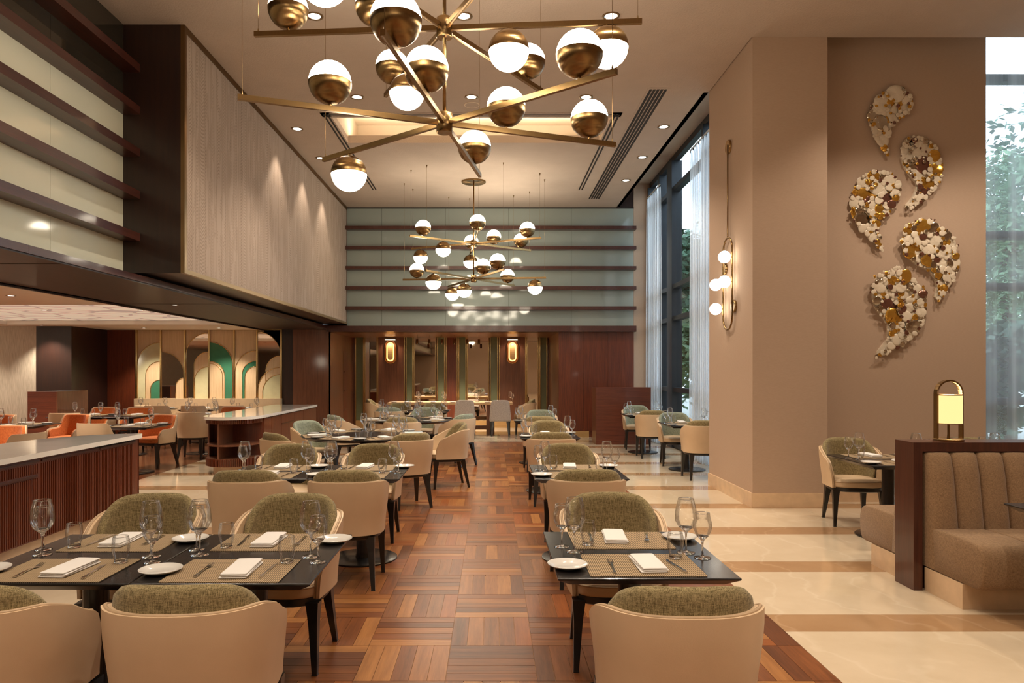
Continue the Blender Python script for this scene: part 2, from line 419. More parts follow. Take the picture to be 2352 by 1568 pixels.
def struct(name, mb, mats, label, parent=None, smooth=False):
    o = obj(name, mb if isinstance(mb, bpy.types.Mesh) else mb.mesh(name, mats, smooth), parent)
    if parent is None: tag(o, label, None, None, 'structure')
    return o
def boxm(name, mat, *b): return MB().box(*b).mesh(name, mat)

CEIL = 5.48
# ------------------------------------------------------------------ floor
PX0, PT = -0.2433, 0.4747
PY0 = 3.680
fl = struct('floor', MB().box(-2.28, 1.793, -9, 16.01, -0.12, -0.006), 'jointglint', 'walnut parquet floor laid in basket weave squares along the aisle')
planks = []
rows = range(-26, 26)
for ci in range(-4, 4):
    for ri in rows:
        x0 = PX0 + ci * PT; y0 = PY0 + ri * PT
        along_x = (ci + ri) % 2 == 0
        for k in range(5):
            w = PT / 5
            t = random.choices(range(6), (5, 4, 4, 3, 4, 3))[0]
            if along_x: planks.append((x0 + PT / 2, y0 + (k + .5) * w, 'X', t, 1.0))
            else: planks.append((x0 + (k + .5) * w, y0 + PT / 2, 'Y', t, 1.0))
for ri in rows:       # edge strip of half-length planks
    y0 = PY0 + ri * PT
    for sx in (-1, 1):
        cx = 1.655 + 0.069 if sx > 0 else -2.142 - 0.069
        planks.append((cx, y0 + PT / 2, 'B', random.randrange(6), 1.0))
PM = {}
g = 0.0028
for i in range(6):
    L, W = PT / 2 - g * .5, PT / 10 - g * .5
    PM['X', i] = boxm('plank', PLANKM['X', i], -L, L, -W, W, -0.012, 0.0)
    PM['Y', i] = boxm('plank', PLANKM['Y', i], -W, W, -L, L, -0.012, 0.0)
    PM['B', i] = boxm('plank', PLANKM['X' if i % 2 else 'Y', i], -0.068, 0.068, -L, L, -0.012, 0.0)
def vis(p):           # how large a plank shows in the picture
    x, y = p[0], p[1]
    if y < 3.2 or not (-0.69 * y < x < 0.74 * y): return 0
    return 1.0 / y if (-1.0 < x < 0.75 or x > 1.2) else 0.4 / y
planks.sort(key=lambda p: -vis(p))
for x, y, ax, t, _ in planks[:298]: obj('plank', PM[ax, t], fl, (x, y, 0))
rest = MB(); rmats = [PLANKM['X', i] for i in range(6)] + [PLANKM['Y', i] for i in range(6)]
for x, y, ax, t, _ in planks[298:]:
    L, W = PT / 2 - g * .5, PT / 10 - g * .5
    hx, hy = {'X': (L, W), 'Y': (W, L), 'B': (0.068, L)}[ax]
    rest.box(x - hx, x + hx, y - hy, y + hy, -0.012, 0.0, t + (6 if ax == 'Y' else 0))
ro = obj('plank_field', rest.mesh('plank_field', rmats), fl); ro['kind'] = 'stuff'

def marble_floor(name, x0, x1, y0, y1, label, cols):
    f = struct(name, MB().box(x0, x1, y0, y1, -0.12, -0.006), 'grout', label)
    w = (x1 - x0) / cols; ms = {}
    k = -11
    while True:
        b0 = 4.376 + k * 1.297
        if b0 > y1: break
        for a, b, m in ((b0, b0 + .305, 'marbleb'), (b0 + .305, b0 + 1.297, 'marble')):
            aa, bb = max(a, y0), min(b, y1)
            if bb - aa < .02: continue
            for c in range(cols):
                key = (m, round(bb - aa, 3))
                if key not in ms: ms[key] = boxm('marble_slab', m, 0.001, w - 0.001, 0.001, bb - aa - 0.001, -0.012, 0.0)
                obj('marble_slab' if m == 'marble' else 'marble_band', ms[key], f, (x0 + c * w, aa, 0))
        k += 1
    return f
marble_floor('floor_marble_window_side', 1.793, 9.0, -9, 17.04, 'polished cream marble floor with brown bands on the window side', 4)
marble_floor('floor_marble_bar_side', -5.17, -2.28, -9, 16.01, 'polished cream marble floor with brown bands beside the service counters', 2)
f = struct('floor_back', MB().box(-5.17, 1.793, 16.01, 20, -0.12, -0.006), 'grout', 'pale marble floor strip in front of the back niche')
for i in range(5):
    for j in range(3):
        obj('marble_slab', boxm('marble_slab', 'marble', 0.001, 1.392, 0.001, 1.328, -0.012, 0), f, (-5.17 + i * 1.3926, 16.01 + j * 1.33, 0))
f = struct('floor_lounge', MB().box(-14, -5.17, -9, 17.1, -0.12, -0.006), 'jointglint', 'brown floorboards of the low ceilinged lounge')
bm_ = {}
for i in range(19):
    for j in range(3):
        me = bm_.setdefault(i % 3, boxm('floorboard', 'loungefloor', 0, 2.94, 0, .4, -0.012, 0))
        obj('floorboard', me, f, (-14 + j * 2.943, 9.4 + i * 0.403, 0))
obj('floorboard_field', boxm('floorboard_field', 'loungefloor', -14, -5.17, -9, 9.4, -0.012, 0), f)['kind'] = 'stuff'

# ------------------------------------------------------------------ ceiling
T = 0.1
c = MB()
c.box(-4.4, 3.02, -9, 10.98, CEIL, CEIL + T); c.box(3.02, 9.0, -9, 8.33, CEIL, CEIL + T)
c.box(-4.4, -2.46, 10.98, 17.1, CEIL, CEIL + T); c.box(1.82, 3.02, 10.98, 17.1, CEIL, CEIL + T)
c.box(-2.46, 1.82, 16.42, 17.1, CEIL, CEIL + T)
struct('ceiling', c, 'ceiling', 'high textured beige plaster ceiling')
struct('ceiling_window_pocket', MB().box(3.0, 9.0, 8.33, 9.32, 6.05, 6.15).box(3.0, 3.92, 9.32, 17.3, 6.05, 6.15).box(2.95, 3.02, 9.98, 17.1, CEIL, 6.05).box(3.02, 9.0, 8.28, 8.33, CEIL + T, 6.1), 'ceiling', 'raised pocket along the windows above the ceiling edge')
r = MB().box(-2.5, 1.86, 10.94, 13.1, 6.05, 6.12).box(-2.5, -2.46, 10.94, 13.1, CEIL + T, 6.05).box(1.82, 1.86, 10.94, 13.1, CEIL + T, 6.05).box(-2.46, 1.82, 10.94, 10.98, CEIL + T, 6.05).box(-2.46, 1.82, 13.0, 13.1, 5.6, 6.05)
struct('ceiling_cove', r, 'recess', 'lit cove recess above the floating ceiling panel')
struct('ceiling_panel', MB().box(-2.46, 1.82, 12.2, 16.42, CEIL, CEIL + 0.13), 'ceiling', 'floating ceiling panel above the far chandelier')
t = thing('cove_light', 'glowing cove light strip on top of the floating ceiling panel', 'light strip', (-0.32, 12.32, CEIL + .13))
part(t, 'light_strip', boxm('light_strip', 'cove', -2.0, 2.0, -0.03, 0.03, 0.0, 0.02))
part(t, 'channel', MB().box(-2.05, 2.05, 0.035, 0.06, 0, 0.03).mesh('channel', 'recess'))
# double slot diffuser round the panel, and the wide linear vent
t = thing('slot_diffuser', 'thin double slot air diffuser framing the floating ceiling panel', 'air vent', (0, 0, CEIL))
for a, b in ((-2.575, -2.545), (-2.515, -2.485), (1.845, 1.875), (1.905, 1.935)):
    part(t, 'slot', boxm('slot', 'slot', a, b, 10.80, 15.35, -0.008, -0.003))
for a, b in ((10.80, 10.835), (10.87, 10.905)):
    part(t, 'slot', boxm('slot', 'slot', -2.575, 1.935, a, b, -0.008, -0.003))
part(t, 'flange', MB().box(-2.60, -2.46, 10.76, 15.4, -0.005, -0.001).box(1.82, 1.96, 10.76, 15.4, -0.005, -0.001).box(-2.6, 1.96, 10.76, 10.94, -0.005, -0.001).mesh('flange', 'ceiling'))
t = thing('linear_vent', 'long dark five slot ceiling vent beside the window row', 'air vent', (0, 0, CEIL))
for k in range(5):
    part(t, 'slot', boxm('slot', 'slot', 2.17 + k * .052, 2.207 + k * .052, 9.86, 16.14, -0.008, -0.003))
part(t, 'frame', MB().box(2.14, 2.46, 9.82, 16.18, -0.005, -0.001).mesh('frame', 'ceiling'))

def downlight(x, y, z, label, watt, lens='lens', r=0.075, spot=1.9, blend=0.6, group='ceiling downlights'):
    t = thing('downlight', label, 'downlight', (x, y, z), 0, [
        ('trim_ring', DLM[0]), ('lens', DLM[1]), ('baffle', DLM[2])], group)
    t.scale = (r / 0.075,) * 3
    d = bpy.data.lights.new('downlight_lamp', 'SPOT'); d.energy = watt; d.color = WARM; d.spot_size = spot; d.spot_blend = blend; d.shadow_soft_size = 0.06
    lo = bpy.data.objects.new('downlight_lamp', d); COL.objects.link(lo); lo.parent = t; lo.location = (0, 0, -0.03)
    return t
DLM = (MB().lathe([(0.075, 0.0), (0.098, 0.0), (0.098, -0.006), (0.075, -0.008), (0.072, 0.0)], 24).mesh('trim_ring', 'brassd', True),
       MB().lathe([(0.0001, -0.003), (0.066, -0.003)], 24).mesh('lens', 'lens'),
       MB().lathe([(0.066, -0.002), (0.075, -0.007)], 24).mesh('baffle', 'steel', True))
for x, y, w in ((-3.14, 11.49, 'beside the feathered panel, the first of three'), (-3.14, 13.07, 'beside the feathered panel, the middle of three'), (-3.14, 14.56, 'beside the feathered panel, nearest the glass wall')):
    downlight(x, y, CEIL, 'recessed downlight ' + w, SPOT_W * 0.42, spot=1.35, blend=0.5)
for x, w in ((-1.95, 'on the panel side'), (-0.315, 'on the aisle axis'), (1.30, 'on the window side')):
    downlight(x, 7.83, CEIL, 'recessed downlight of the near row, ' + w, SPOT_W)
for x, w in ((-1.92, 'on the panel side'), (-0.297, 'above the aisle'), (1.33, 'on the vent side')):
    downlight(x, 10.15, CEIL, 'recessed downlight in front of the slot diffuser, ' + w, SPOT_W * 1.5)
for y, w in ((11.39, 'first'), (13.02, 'second'), (14.6, 'third')):
    downlight(2.73, y, CEIL, 'recessed downlight between vent and window, %s from the column' % w, SPOT_W * .8)
ORDN = ('first', 'second', 'third', 'fourth', 'fifth', 'sixth')
for y in (4.6, 1.6, -1.4, -5.5):  # rows out of view, added to light surfaces facing the camera
    for x in (-2.9, -1.0, 1.3, 3.6, 6.2):
        if y == 4.6 and x in (-1.0,): x = 0.6
        downlight(x, y, CEIL, 'added unseen downlight %s' % {4.6: 'over the front tables', 1.6: 'above the viewer', -1.4: 'behind the viewer', -5.5: 'farthest behind the viewer'}[y] + ', %s from the counters' % ORDN[int((x + 3) / 1.85)], SPOT_W * (.62 if y > 4 else 1.0))
downlight(6.1, 7.2, CEIL, 'recessed downlight in front of the ceramic wall art', SPOT_W * 1.25)
downlight(4.6, 7.2, CEIL, 'recessed downlight between column and ceramic wall art', SPOT_W * 1.1)
t = thing('ceiling_speaker', 'flush round ceiling speaker grille near the slot diffuser', 'speaker', (-0.30, 10.45, CEIL), 0,
          [('grille', MB().lathe([(0.0001, -0.004), (0.10, -0.004), (0.11, 0.0)], 24).mesh('grille', 'ceiling')), ('rim', MB().lathe([(0.10, -0.006), (0.115, -0.006), (0.118, 0)], 24).mesh('rim', 'recess'))])

# ------------------------------------------------------------------ upper walls
# near shelved glass wall on the bar side
gw = struct('wall_left', MB().box(-4.30, -4.16, -9, 8.02, 2.65, CEIL), 'darkwood', 'glass clad upper wall with mahogany shelves above the counters')
yb = [-8.3, -6.8, -5.3, -3.8, -2.3, -0.8, 0.7, 2.2, 3.7, 5.2, 6.7, 8.02]
for a, b in zip(yb[:-1], yb[1:]):
    obj('glass_pane', boxm('glass_pane', 'creamglass', -4.16, -4.145, a + .002, b - .002, 2.65, 4.56), gw)
    obj('glass_pane', boxm('glass_pane', 'darkglass', -4.16, -4.145, a + .002, b - .002, 4.58, CEIL), gw)
for k in range(5):
    z = 3.045 + .474 * k
    obj('shelf', boxm('shelf', 'shelfwood', -4.145, -3.955, -8.8, 8.02, z, z + .09), gw)
lg = struct('trim_ledge', MB().box(-5.45, -3.92, -9, 17.04, 2.57, 2.65), 'darkwood_y', 'dark walnut soffit running over the counters')
for a, b in ((-9, 2.2), (2.2, 6.02), (6.02, 11.0), (11.0, 17.03)):
    obj('fascia_board', boxm('fascia_board', 'shelfwood', -3.92, -3.905, a + .003, b - .003, 2.585, 2.655), lg)
for y in (2.5, 6.5, 10.45):
    obj('joint', boxm('joint', 'slot', -5.44, -3.93, y, y + .008, 2.567, 2.575), lg)
obj('edge_bead', boxm('edge_bead', 'darkwood', -5.47, -5.43, -9, 17.0, 2.54, 2.66), lg)
downlight(-4.72, 10.62, 2.57, 'small downlight in the dark walnut soffit', LOUNGE_W * .35, r=0.04)
# box carrying the feathered panel
bx = struct('wall_left_upper', MB().box(-4.30, -3.50, 8.02, 17.04, 2.69, CEIL), 'darkwood', 'dark walnut box wall carrying the feathered panel')
obj('feathered_panel', boxm('feathered_panel', 'feather', -3.50, -3.47, 8.075, 17.0, 2.74, CEIL - .07), bx)
fr = MB().box(-3.50, -3.455, 8.02, 8.075, 2.69, CEIL).box(-3.50, -3.455, 8.075, 17.0, CEIL - .07, CEIL).box(-3.50, -3.455, 8.075, 17.0, 2.69, 2.74)
obj('brass_frame', fr.mesh('brass_frame', 'brassd'), bx)
# far shelved glass wall
gw = struct('wall_back', MB().box(-3.5, 3.39, 17.06, 17.2, 2.65, CEIL), 'darkwood', 'sea green glass back wall with five mahogany shelves')
xb = [-3.47, -2.64, -1.12, .384, 1.88, 3.37]
for a, b in zip(xb[:-1], xb[1:]):
    obj('glass_pane', boxm('glass_pane', 'blueglass', a + .003, b - .003, 17.04, 17.06, 2.65, CEIL - .03), gw)
for k in range(5):
    z = 3.03 + .474 * k
    obj('shelf', boxm('shelf', 'shelfwood', -3.47, 3.40, 16.86, 17.04, z, z + .08), gw)
obj('shadow_gap', boxm('shadow_gap', 'slot', -3.47, 3.37, 17.03, 17.06, CEIL - .03, CEIL), gw)
struct('roof', MB().box(-14.3, 9.2, -9.3, 9.35, 6.16, 6.4).box(-14.3, 3.95, 9.35, 20.2, 6.16, 6.4), 'recess', 'unseen roof slab added over the building to keep sky light out')  # added to stop sky light leaking in above the ceilings
struct('wall_back_upper', MB().box(-14.3, 3.85, 17.21, 17.4, 2.62, 6.16).box(-3.5, 3.39, 17.06, 17.2, CEIL, 6.15).box(-14.3, -14.12, -9.3, 17.3, 2.62, 6.16), 'darkwood', 'hidden upper wall added above lounge and niche to block sky light')  # added around the roof void to shut out sky light
struct('trim_beam', MB().box(-3.92, 3.40, 16.86, 17.2, 2.51, 2.65), 'shelfwood', 'mahogany beam under the sea green glass wall')
w = struct('wall_back_lower', MB().box(1.58, 3.37, 17.04, 17.2, 0, 2.51), 'redwood', 'red mahogany panelled wall under the beam')
for a, b in ((1.58, 2.17), (2.17, 2.75), (2.75, 3.37)):
    obj('panel', boxm('panel', 'redwood', a + .002, b - .002, 17.02, 17.04, .15, 2.51), w)
obj('skirting', boxm('skirting', 'goldwood', 1.58, 2.3, 17.0, 17.04, 0, .15), w)
w = struct('wall_back_bar_side', MB().box(-5.45, -3.9, 17.04, 17.2, 0, 2.57), 'brownwood', 'brown wood panelled wall between lounge mirrors and niche')
for a, b, m in ((-5.44, -5.02, 'darkwood'), (-5.02, -4.76, 'darkwood'), (-4.76, -3.9, 'brownwood')):
    obj('panel', boxm('panel', m, a + .002, b - .002, 17.02, 17.04, 0, 2.565), w)
# niche
w = struct('wall_niche_left', MB().box(-4.0, -3.9, 17.04, 19.95, 0, 2.51), 'brownwood', 'brown wood side of the niche with narrow shelves')
for k, z in enumerate((.55, 1.05, 1.55)): obj('shelf', boxm('shelf', 'brownwood', -3.9, -3.87, 18.7, 19.2, z, z + .02), w)
obj('shelf_recess', boxm('shelf_recess', 'redwood', -3.9, -3.895, 18.7, 19.2, .15, 2.1), w)
struct('wall_niche_right', MB().box(1.58, 1.68, 17.2, 19.95, 0, 2.51), 'brownwood', 'brown wood side of the niche next to the red wall')
struct('ceiling_niche', MB().box(-4.0, 1.68, 17.04, 20, 2.51, 2.6), 'brownwood', 'low brown wood ceiling of the niche')
nb = struct('wall_niche_back', MB().box(-4.0, 1.68, 19.95, 20.05, 0, 2.6), 'brownwood', 'niche back wall of mirrors, green panels and brass strips')
def nx(px): return (px - 1131) * 19.92 / 1641
obj('skirting', boxm('skirting', 'goldwood', nx(817), nx(1256), 19.90, 19.95, 0, .2), nb)
for a, b, m, nm in ((817, 835, 'greenpanel', 'green_panel'), (838, 866, 'mirror', 'mirror'), (868, 929, 'brownwood', 'wood_panel'), (933, 948, 'greenpanel', 'green_panel'),
                    (951, 1001, 'mirror', 'mirror'), (1005, 1021, 'greenpanel', 'green_panel'), (1025, 1050, 'redwood', 'wood_panel'), (1054, 1070, 'greenpanel', 'green_panel'),
                    (1073, 1122, 'mirror', 'mirror'), (1126, 1143, 'greenpanel', 'green_panel'), (1147, 1207, 'brownwood', 'wood_panel'), (1210, 1236, 'mirror', 'mirror'), (1240, 1256, 'greenpanel', 'green_panel')):
    obj(nm, boxm(nm, m, nx(a), nx(b), 19.925, 19.95, .2, 2.51), nb)
    for e in (a, b):
        obj('brass_strip', boxm('brass_strip', 'goldbrass', nx(e) - .014, nx(e) + .014, 19.90, 19.945, .2, 2.51), nb)
# window end wall strip and the booth end panel
struct('wall_right_far', MB().box(3.37, 3.85, 17.04, 17.3, 0, 6.05), 'wallbeige', 'beige wall strip between glass wall and far curtain')
# column and the art wall
colm = struct('wall_column', MB().box(3.03, 3.90, 8.32, 9.98, 0, 6.05), 'wallbeige', 'wide beige column at the window')
obj('skirting', MB().box(3.01, 3.03, 8.30, 9.98, 0, .17).box(3.03, 3.84, 8.30, 8.32, 0, .17).mesh('skirting', 'skirtstone'), colm)
aw = struct('wall_right', MB().box(3.82, 6.01, 8.70, 8.9, 0, 6.05), 'wallbeige', 'beige wall carrying the ceramic wall art')
obj('skirting', boxm('skirting', 'skirtstone', 3.84, 6.01, 8.68, 8.70, 0, .17), aw)
struct('wall_right_outer', MB().box(9.0, 9.1, -9, 9.3, 0, 6.16), 'wallbeige', 'beige side wall beyond the booths')
struct('wall_front', MB().box(-14.2, 9.1, -9.1, -9, 0, 6.16), 'wallbeige', 'beige wall behind the viewer')
# lounge
LC = 2.56
M['loungeceil'] = plain('lounge_ceiling_paint', (0.78, 0.72, 0.64, 1), 0.85, 0, 0.2, 0, 0.02)
struct('ceiling_lounge', MB().box(-14, -10.2, -9, 17.1, LC, LC + .08).box(-10.2, -5.43, -9, 10.5, LC, LC + .08).box(-10.2, -5.43, 15.0, 17.1, LC, LC + .08), 'loungeceil', 'low cream ceiling of the lounge')
struct('ceiling_lounge_print', MB().box(-10.4, -5.43, 10.3, 15.2, LC + .10, LC + .14), ['crackle'], 'softly glowing leaf vein patterned panel in the lounge ceiling')
struct('wall_lounge_back', MB().box(-14, -9.9, 15.6, 15.7, 0, LC), 'wallgrey', 'greige ribbed wallcovering at the back of the lounge')
w = struct('wall_lounge_wood', MB().box(-9.2, -5.02, 17.06, 17.2, 0, LC + .05), 'redwood', 'red wood panelled wall beside the arched mirrors')
for a, b in ((-9.18, -8.83), (-8.83, -8.5)): obj('panel', boxm('panel', 'redwood', a + .002, b - .002, 17.03, 17.06, 0, LC), w)
struct('wall_lounge_pier', MB().box(-9.95, -9.18, 15.58, 17.2, 0, LC), 'darkwood', 'dark wood clad pier in the lounge')
struct('wall_lounge_side', MB().box(-14.1, -14, -9, 17.1, 0, LC + .1), 'wallgrey', 'greige ribbed side wall of the lounge')
for i_, x in enumerate((-6.2, -7.9, -9.6, -11.6)):
    for j_, y in enumerate((6.4, 9.2, 12.6, 16.2)):
        if y > 16 and x < -9: y = 15.2
        z = LC if not (-10.2 < x and 10.5 < y < 15.0) else LC + .10
        downlight(x, y, z, 'small lounge downlight, %s from the soffit in the %s row' % (ORDN[i_], ORDN[j_]), LOUNGE_W, r=0.045, group='lounge downlights')

for x, y, lab in ((-12.6, 8.9, 'over the outer end of the lounge'), (-7.2, 4.0, 'behind the near counter'), (-12.5, 13.4, 'near the greige back wall'), (-8.0, .5, 'in the lounge behind the viewer')):  # unseen lamps added to brighten the lounge and its ceiling
    t = thing('added_pendant', 'added unseen opal globe pendant ' + lab, 'pendant light', (x, y, LC), 0, [
        ('rod', MB().lathe([(.008, 0), (.008, -.42)], 8).mesh('rod', 'brass', True)), ('canopy', MB().lathe([(.0001, -.02), (.06, -.02), (.06, 0)], 20).mesh('canopy', 'brass', 40)),
        ('globe', MB().sphere((0, 0, -.60), .19, 24, 14).mesh('globe', 'globe', True))], 'added lounge globe pendants')

# ------------------------------------------------------------------ arched mirror wall in the lounge
def lx(px): return (300 + px / 3.919 - 1131) * 17.04 / 1641
def lz(py): return 1.6 - (720 + py / 3.919 - 850) * 17.04 / 1641
mw = struct('wall_lounge_mirrors', MB().box(lx(55), lx(1365), 17.02, 17.06, lz(772), 2.6), 'ash', 'wall of pale wood panels with arched mirrors and green glass')
bounds = [60, 278, 494, 712, 937, 1142, 1360]
for b in bounds: obj('brass_strip', boxm('brass_strip', 'goldbrass', lx(b) - .018, lx(b) + .018, 16.985, 17.02, lz(772), lz(148)), mw)
obj('brass_rail', MB().box(lx(55), lx(1365), 16.98, 17.02, lz(778), lz(768)).box(lx(55), lx(1365), 16.98, 17.02, lz(150), lz(142)).mesh('brass_rail', 'goldbrass'), mw)
ARCH = [(0, 'R', 262, 205, 'palegreen'), (0, 'R', 430, 130, 'ash'), (0, 'R', 597, 85, 'green'), (1, 'L', 345, 200, 'mirror'), (1, 'R', 580, 75, 'ash'),
        (2, 'R', 175, 203, 'mirror'), (2, 'R', 345, 130, 'ash'), (2, 'R', 478, 124, 'palegreen'), (3, 'L', 258, 205, 'green'), (3, 'L', 430, 137, 'ash'), (3, 'L', 448, 118, 'ash'),
        (4, 'R', 335, 190, 'ash'), (4, 'R', 425, 128, 'green'), (4, 'R', 475, 102, 'ash'), (5, 'L', 165, 205, 'mirror'), (5, 'R', 380, 133, 'ash'), (5, 'R', 485, 203, 'ash'), (5, 'R', 548, 160, 'palegreen')]
acount = {}
for i, (pn, side, ap, r, m) in enumerate(ARCH):
    a, b = bounds[pn] + 5, bounds[pn + 1] - 5
    cx = b if side == 'R' else a; sg = -1 if side == 'R' else 1
    arc = [(cx + sg * r * math.sin(k * PI / 24), ap + r - r * math.cos(k * PI / 24)) for k in range(13)]
    poly = [(cx, 768)] + arc + [(cx + sg * r, 768)]
    acount[pn] = acount.get(pn, 0) + 1
    lay = 17.012 - 0.006 * acount[pn]
    pp = [(lx(p[0]), lz(p[1])) for p in poly]
    o = obj('mirror_arch' if m == 'mirror' else 'arch_panel', MB().prism(pp, lay, 17.02, 'y').mesh('arch', m), mw)
    tp = [(lx(p[0]), lay - .002, lz(p[1])) for p in arc + [(cx + sg * r, 768)]]
    obj('brass_edge', MB().tube(tp, .009, 6).mesh('brass_edge', 'goldbrass', True), o)

# ------------------------------------------------------------------ windows
TR = (0.06, 1.2, 2.67, 3.33, 5.34)
def window(name, label, along, plane, a, b, muls, z1=6.05):
    w = struct(name, MB().box(*((plane, plane + .12, a, b, z1 - .12, z1) if along == 'Y' else (a, b, plane, plane + .12, z1 - .12, z1))), 'frame', label)
    def bx2(nm, m, u0, u1, d0, d1, z0, z1_):
        return obj(nm, boxm(nm, m, plane + d0, plane + d1, u0, u1, z0, z1_) if along == 'Y' else boxm(nm, m, u0, u1, plane + d0, plane + d1, z0, z1_), w)
    for u, wd in muls: bx2('mullion', 'frame', u - wd / 2, u + wd / 2, -.05, .16, 0, z1 - .12)
    for z in TR: bx2('transom', 'frame', a, b, -.02, .12, z - .045, z + .045)
    us = [u for u, _ in muls]
    zs = list(TR) + [z1 - .1]
    for u0, u1 in zip(us[:-1], us[1:]):
        for q0, q1 in zip(zs[:-1], zs[1:]): bx2('pane', 'pane', u0, u1, .045, .055, q0, q1)
    return w
window('window_1', 'tall charcoal framed window with sheer curtains behind the column', 'Y', 3.75, 9.98, 17.04, [(10.0, .1), (12.6, .1), (14.95, .42), (15.9, .1), (17.0, .1)])
window('window_2', 'tall charcoal framed window beside the ceramic wall art', 'X', 9.15, 5.6, 9.0, [(5.6, .1), (7.62, .12), (9.0, .1)])
def curtain(label, along, plane, a, b, z0, z1, pleat, amp, seed):
    rnd = random.Random(seed); n = int((b - a) / pleat * 8); pts = []
    ph = 0
    for i in range(n + 1):
        u = a + (b - a) * i / n; ph += 2 * PI / 8 * rnd.uniform(.7, 1.3)
        pts.append((u, math.sin(ph) * amp * rnd.uniform(.7, 1.1)))
    mb = MB(); vs = []
    levels = [(z1, .5), (z1 - .25, .7), ((z0 + z1) / 2, 1.0), (z0, 1.15)]
    for z, k in levels:
        for u, d in pts: vs.append((plane + d * k, u, z) if along == 'Y' else (u, plane + d * k, z))
    N = len(pts); fs = [(i * N + k, i * N + k + 1, (i + 1) * N + k + 1, (i + 1) * N + k) for i in range(len(levels) - 1) for k in range(N - 1)]
    mb.add(vs, fs)
    t = thing('sheer_curtain', label, 'curtain', (0, 0, 0), 0, [('voile', mb.mesh('voile', 'sheer', True))])
    hk = MB()
    for i in range(0, N, 8):
        u = pts[i][0]; p = (plane, u, z1) if along == 'Y' else (u, plane, z1)
        hk.box(p[0] - .008, p[0] + .008, p[1] - .008, p[1] + .008, z1 - .01, z1 + .03)
    part(t, 'hooks', hk.mesh('hooks', 'blackmetal'))
    part(t, 'track', (MB().box(plane - .012, plane + .012, a, b, z1 + .03, z1 + .05) if along == 'Y' else MB().box(a, b, plane - .012, plane + .012, z1 + .03, z1 + .05)).mesh('track', 'white'))
    return t
curtain('sheer white curtain drawn beside the beige column', 'Y', 3.60, 11.45, 12.98, .02, 5.55, .17, .06, 3)
curtain('sheer white curtain at the far end of the tall window', 'Y', 3.60, 15.35, 16.6, .02, 5.55, .18, .055, 4)
curtain('sheer white curtain at the window beside the wall art', 'X', 9.0, 6.03, 8.9, .02, 5.95, .30, .02, 5)

# ------------------------------------------------------------------ outdoors
struct('ground_outside', MB().box(3.95, 40, 9.35, 60, -.3, -.1), 'ground', 'paved ground outside the windows')
def tree(x, y, h, rr, lm, label, seed, n=2600, lf=1.0):
    rnd = random.Random(seed)
    t = thing('tree', label, 'tree', (x, y, -.1), 0, (), 'trees outside the windows')
    part(t, 'trunk', MB().tube([(0, 0, 0), (.05, .03, h * .3), (-.04, .05, h * .6), (.02, 0, h * .85)], .12, 8).mesh('trunk', 'bark', True))
    mb = MB()
    blobs = [(rnd.uniform(-.5, .5) * rr, rnd.uniform(-.5, .5) * rr, h * rnd.uniform(.3, .98), rr * rnd.uniform(.3, .5)) for _ in range(30)]
    for _ in range(n):
        bxx = rnd.choice(blobs); d = Vector((rnd.gauss(0, 1), rnd.gauss(0, 1), rnd.gauss(0, .7))).normalized() * bxx[3] * rnd.uniform(.5, 1)
        p = Vector(bxx[:3]) + d; s_ = rnd.uniform(.08, .19) * lf
        a = Vector((rnd.uniform(-1, 1), rnd.uniform(-1, 1), rnd.uniform(-.5, .5))).normalized(); b = a.cross(Vector((rnd.uniform(-1, 1), rnd.uniform(-1, 1), 1))).normalized()
        mb.add([p - a * s_, p + b * s_ * .45, p + a * s_, p - b * s_ * .45], [(0, 1, 2, 3)])
    o = part(t, 'crown', mb.mesh('crown', lm)); o['kind'] = 'stuff'
    return t
tree(5.9, 20.5, 5.6, 1.5, 'leafB', 'dark leafy tree seen through the tall window behind the column', 1, 5200)
tree(5.0, 17.4, 3.4, .9, 'leafA', 'low shrub like tree close to the far end of the tall window', 2, 1800)
tree(8.2, 27, 6.4, 2.4, 'leafA', 'pale green tree standing deeper in the garden', 3)
tree(9.7, 13.4, 5.4, 1.5, 'leafA', 'light green tree outside the window beside the wall art', 4, 9000, .55)
tree(12.8, 16.5, 7.0, 2.4, 'leafB', 'larger tree rising behind the light green one', 5, 9000, .8)
tree(7.6, 11.2, 2.2, .9, 'leafB', 'dense bush at the foot of the window beside the wall art', 6)

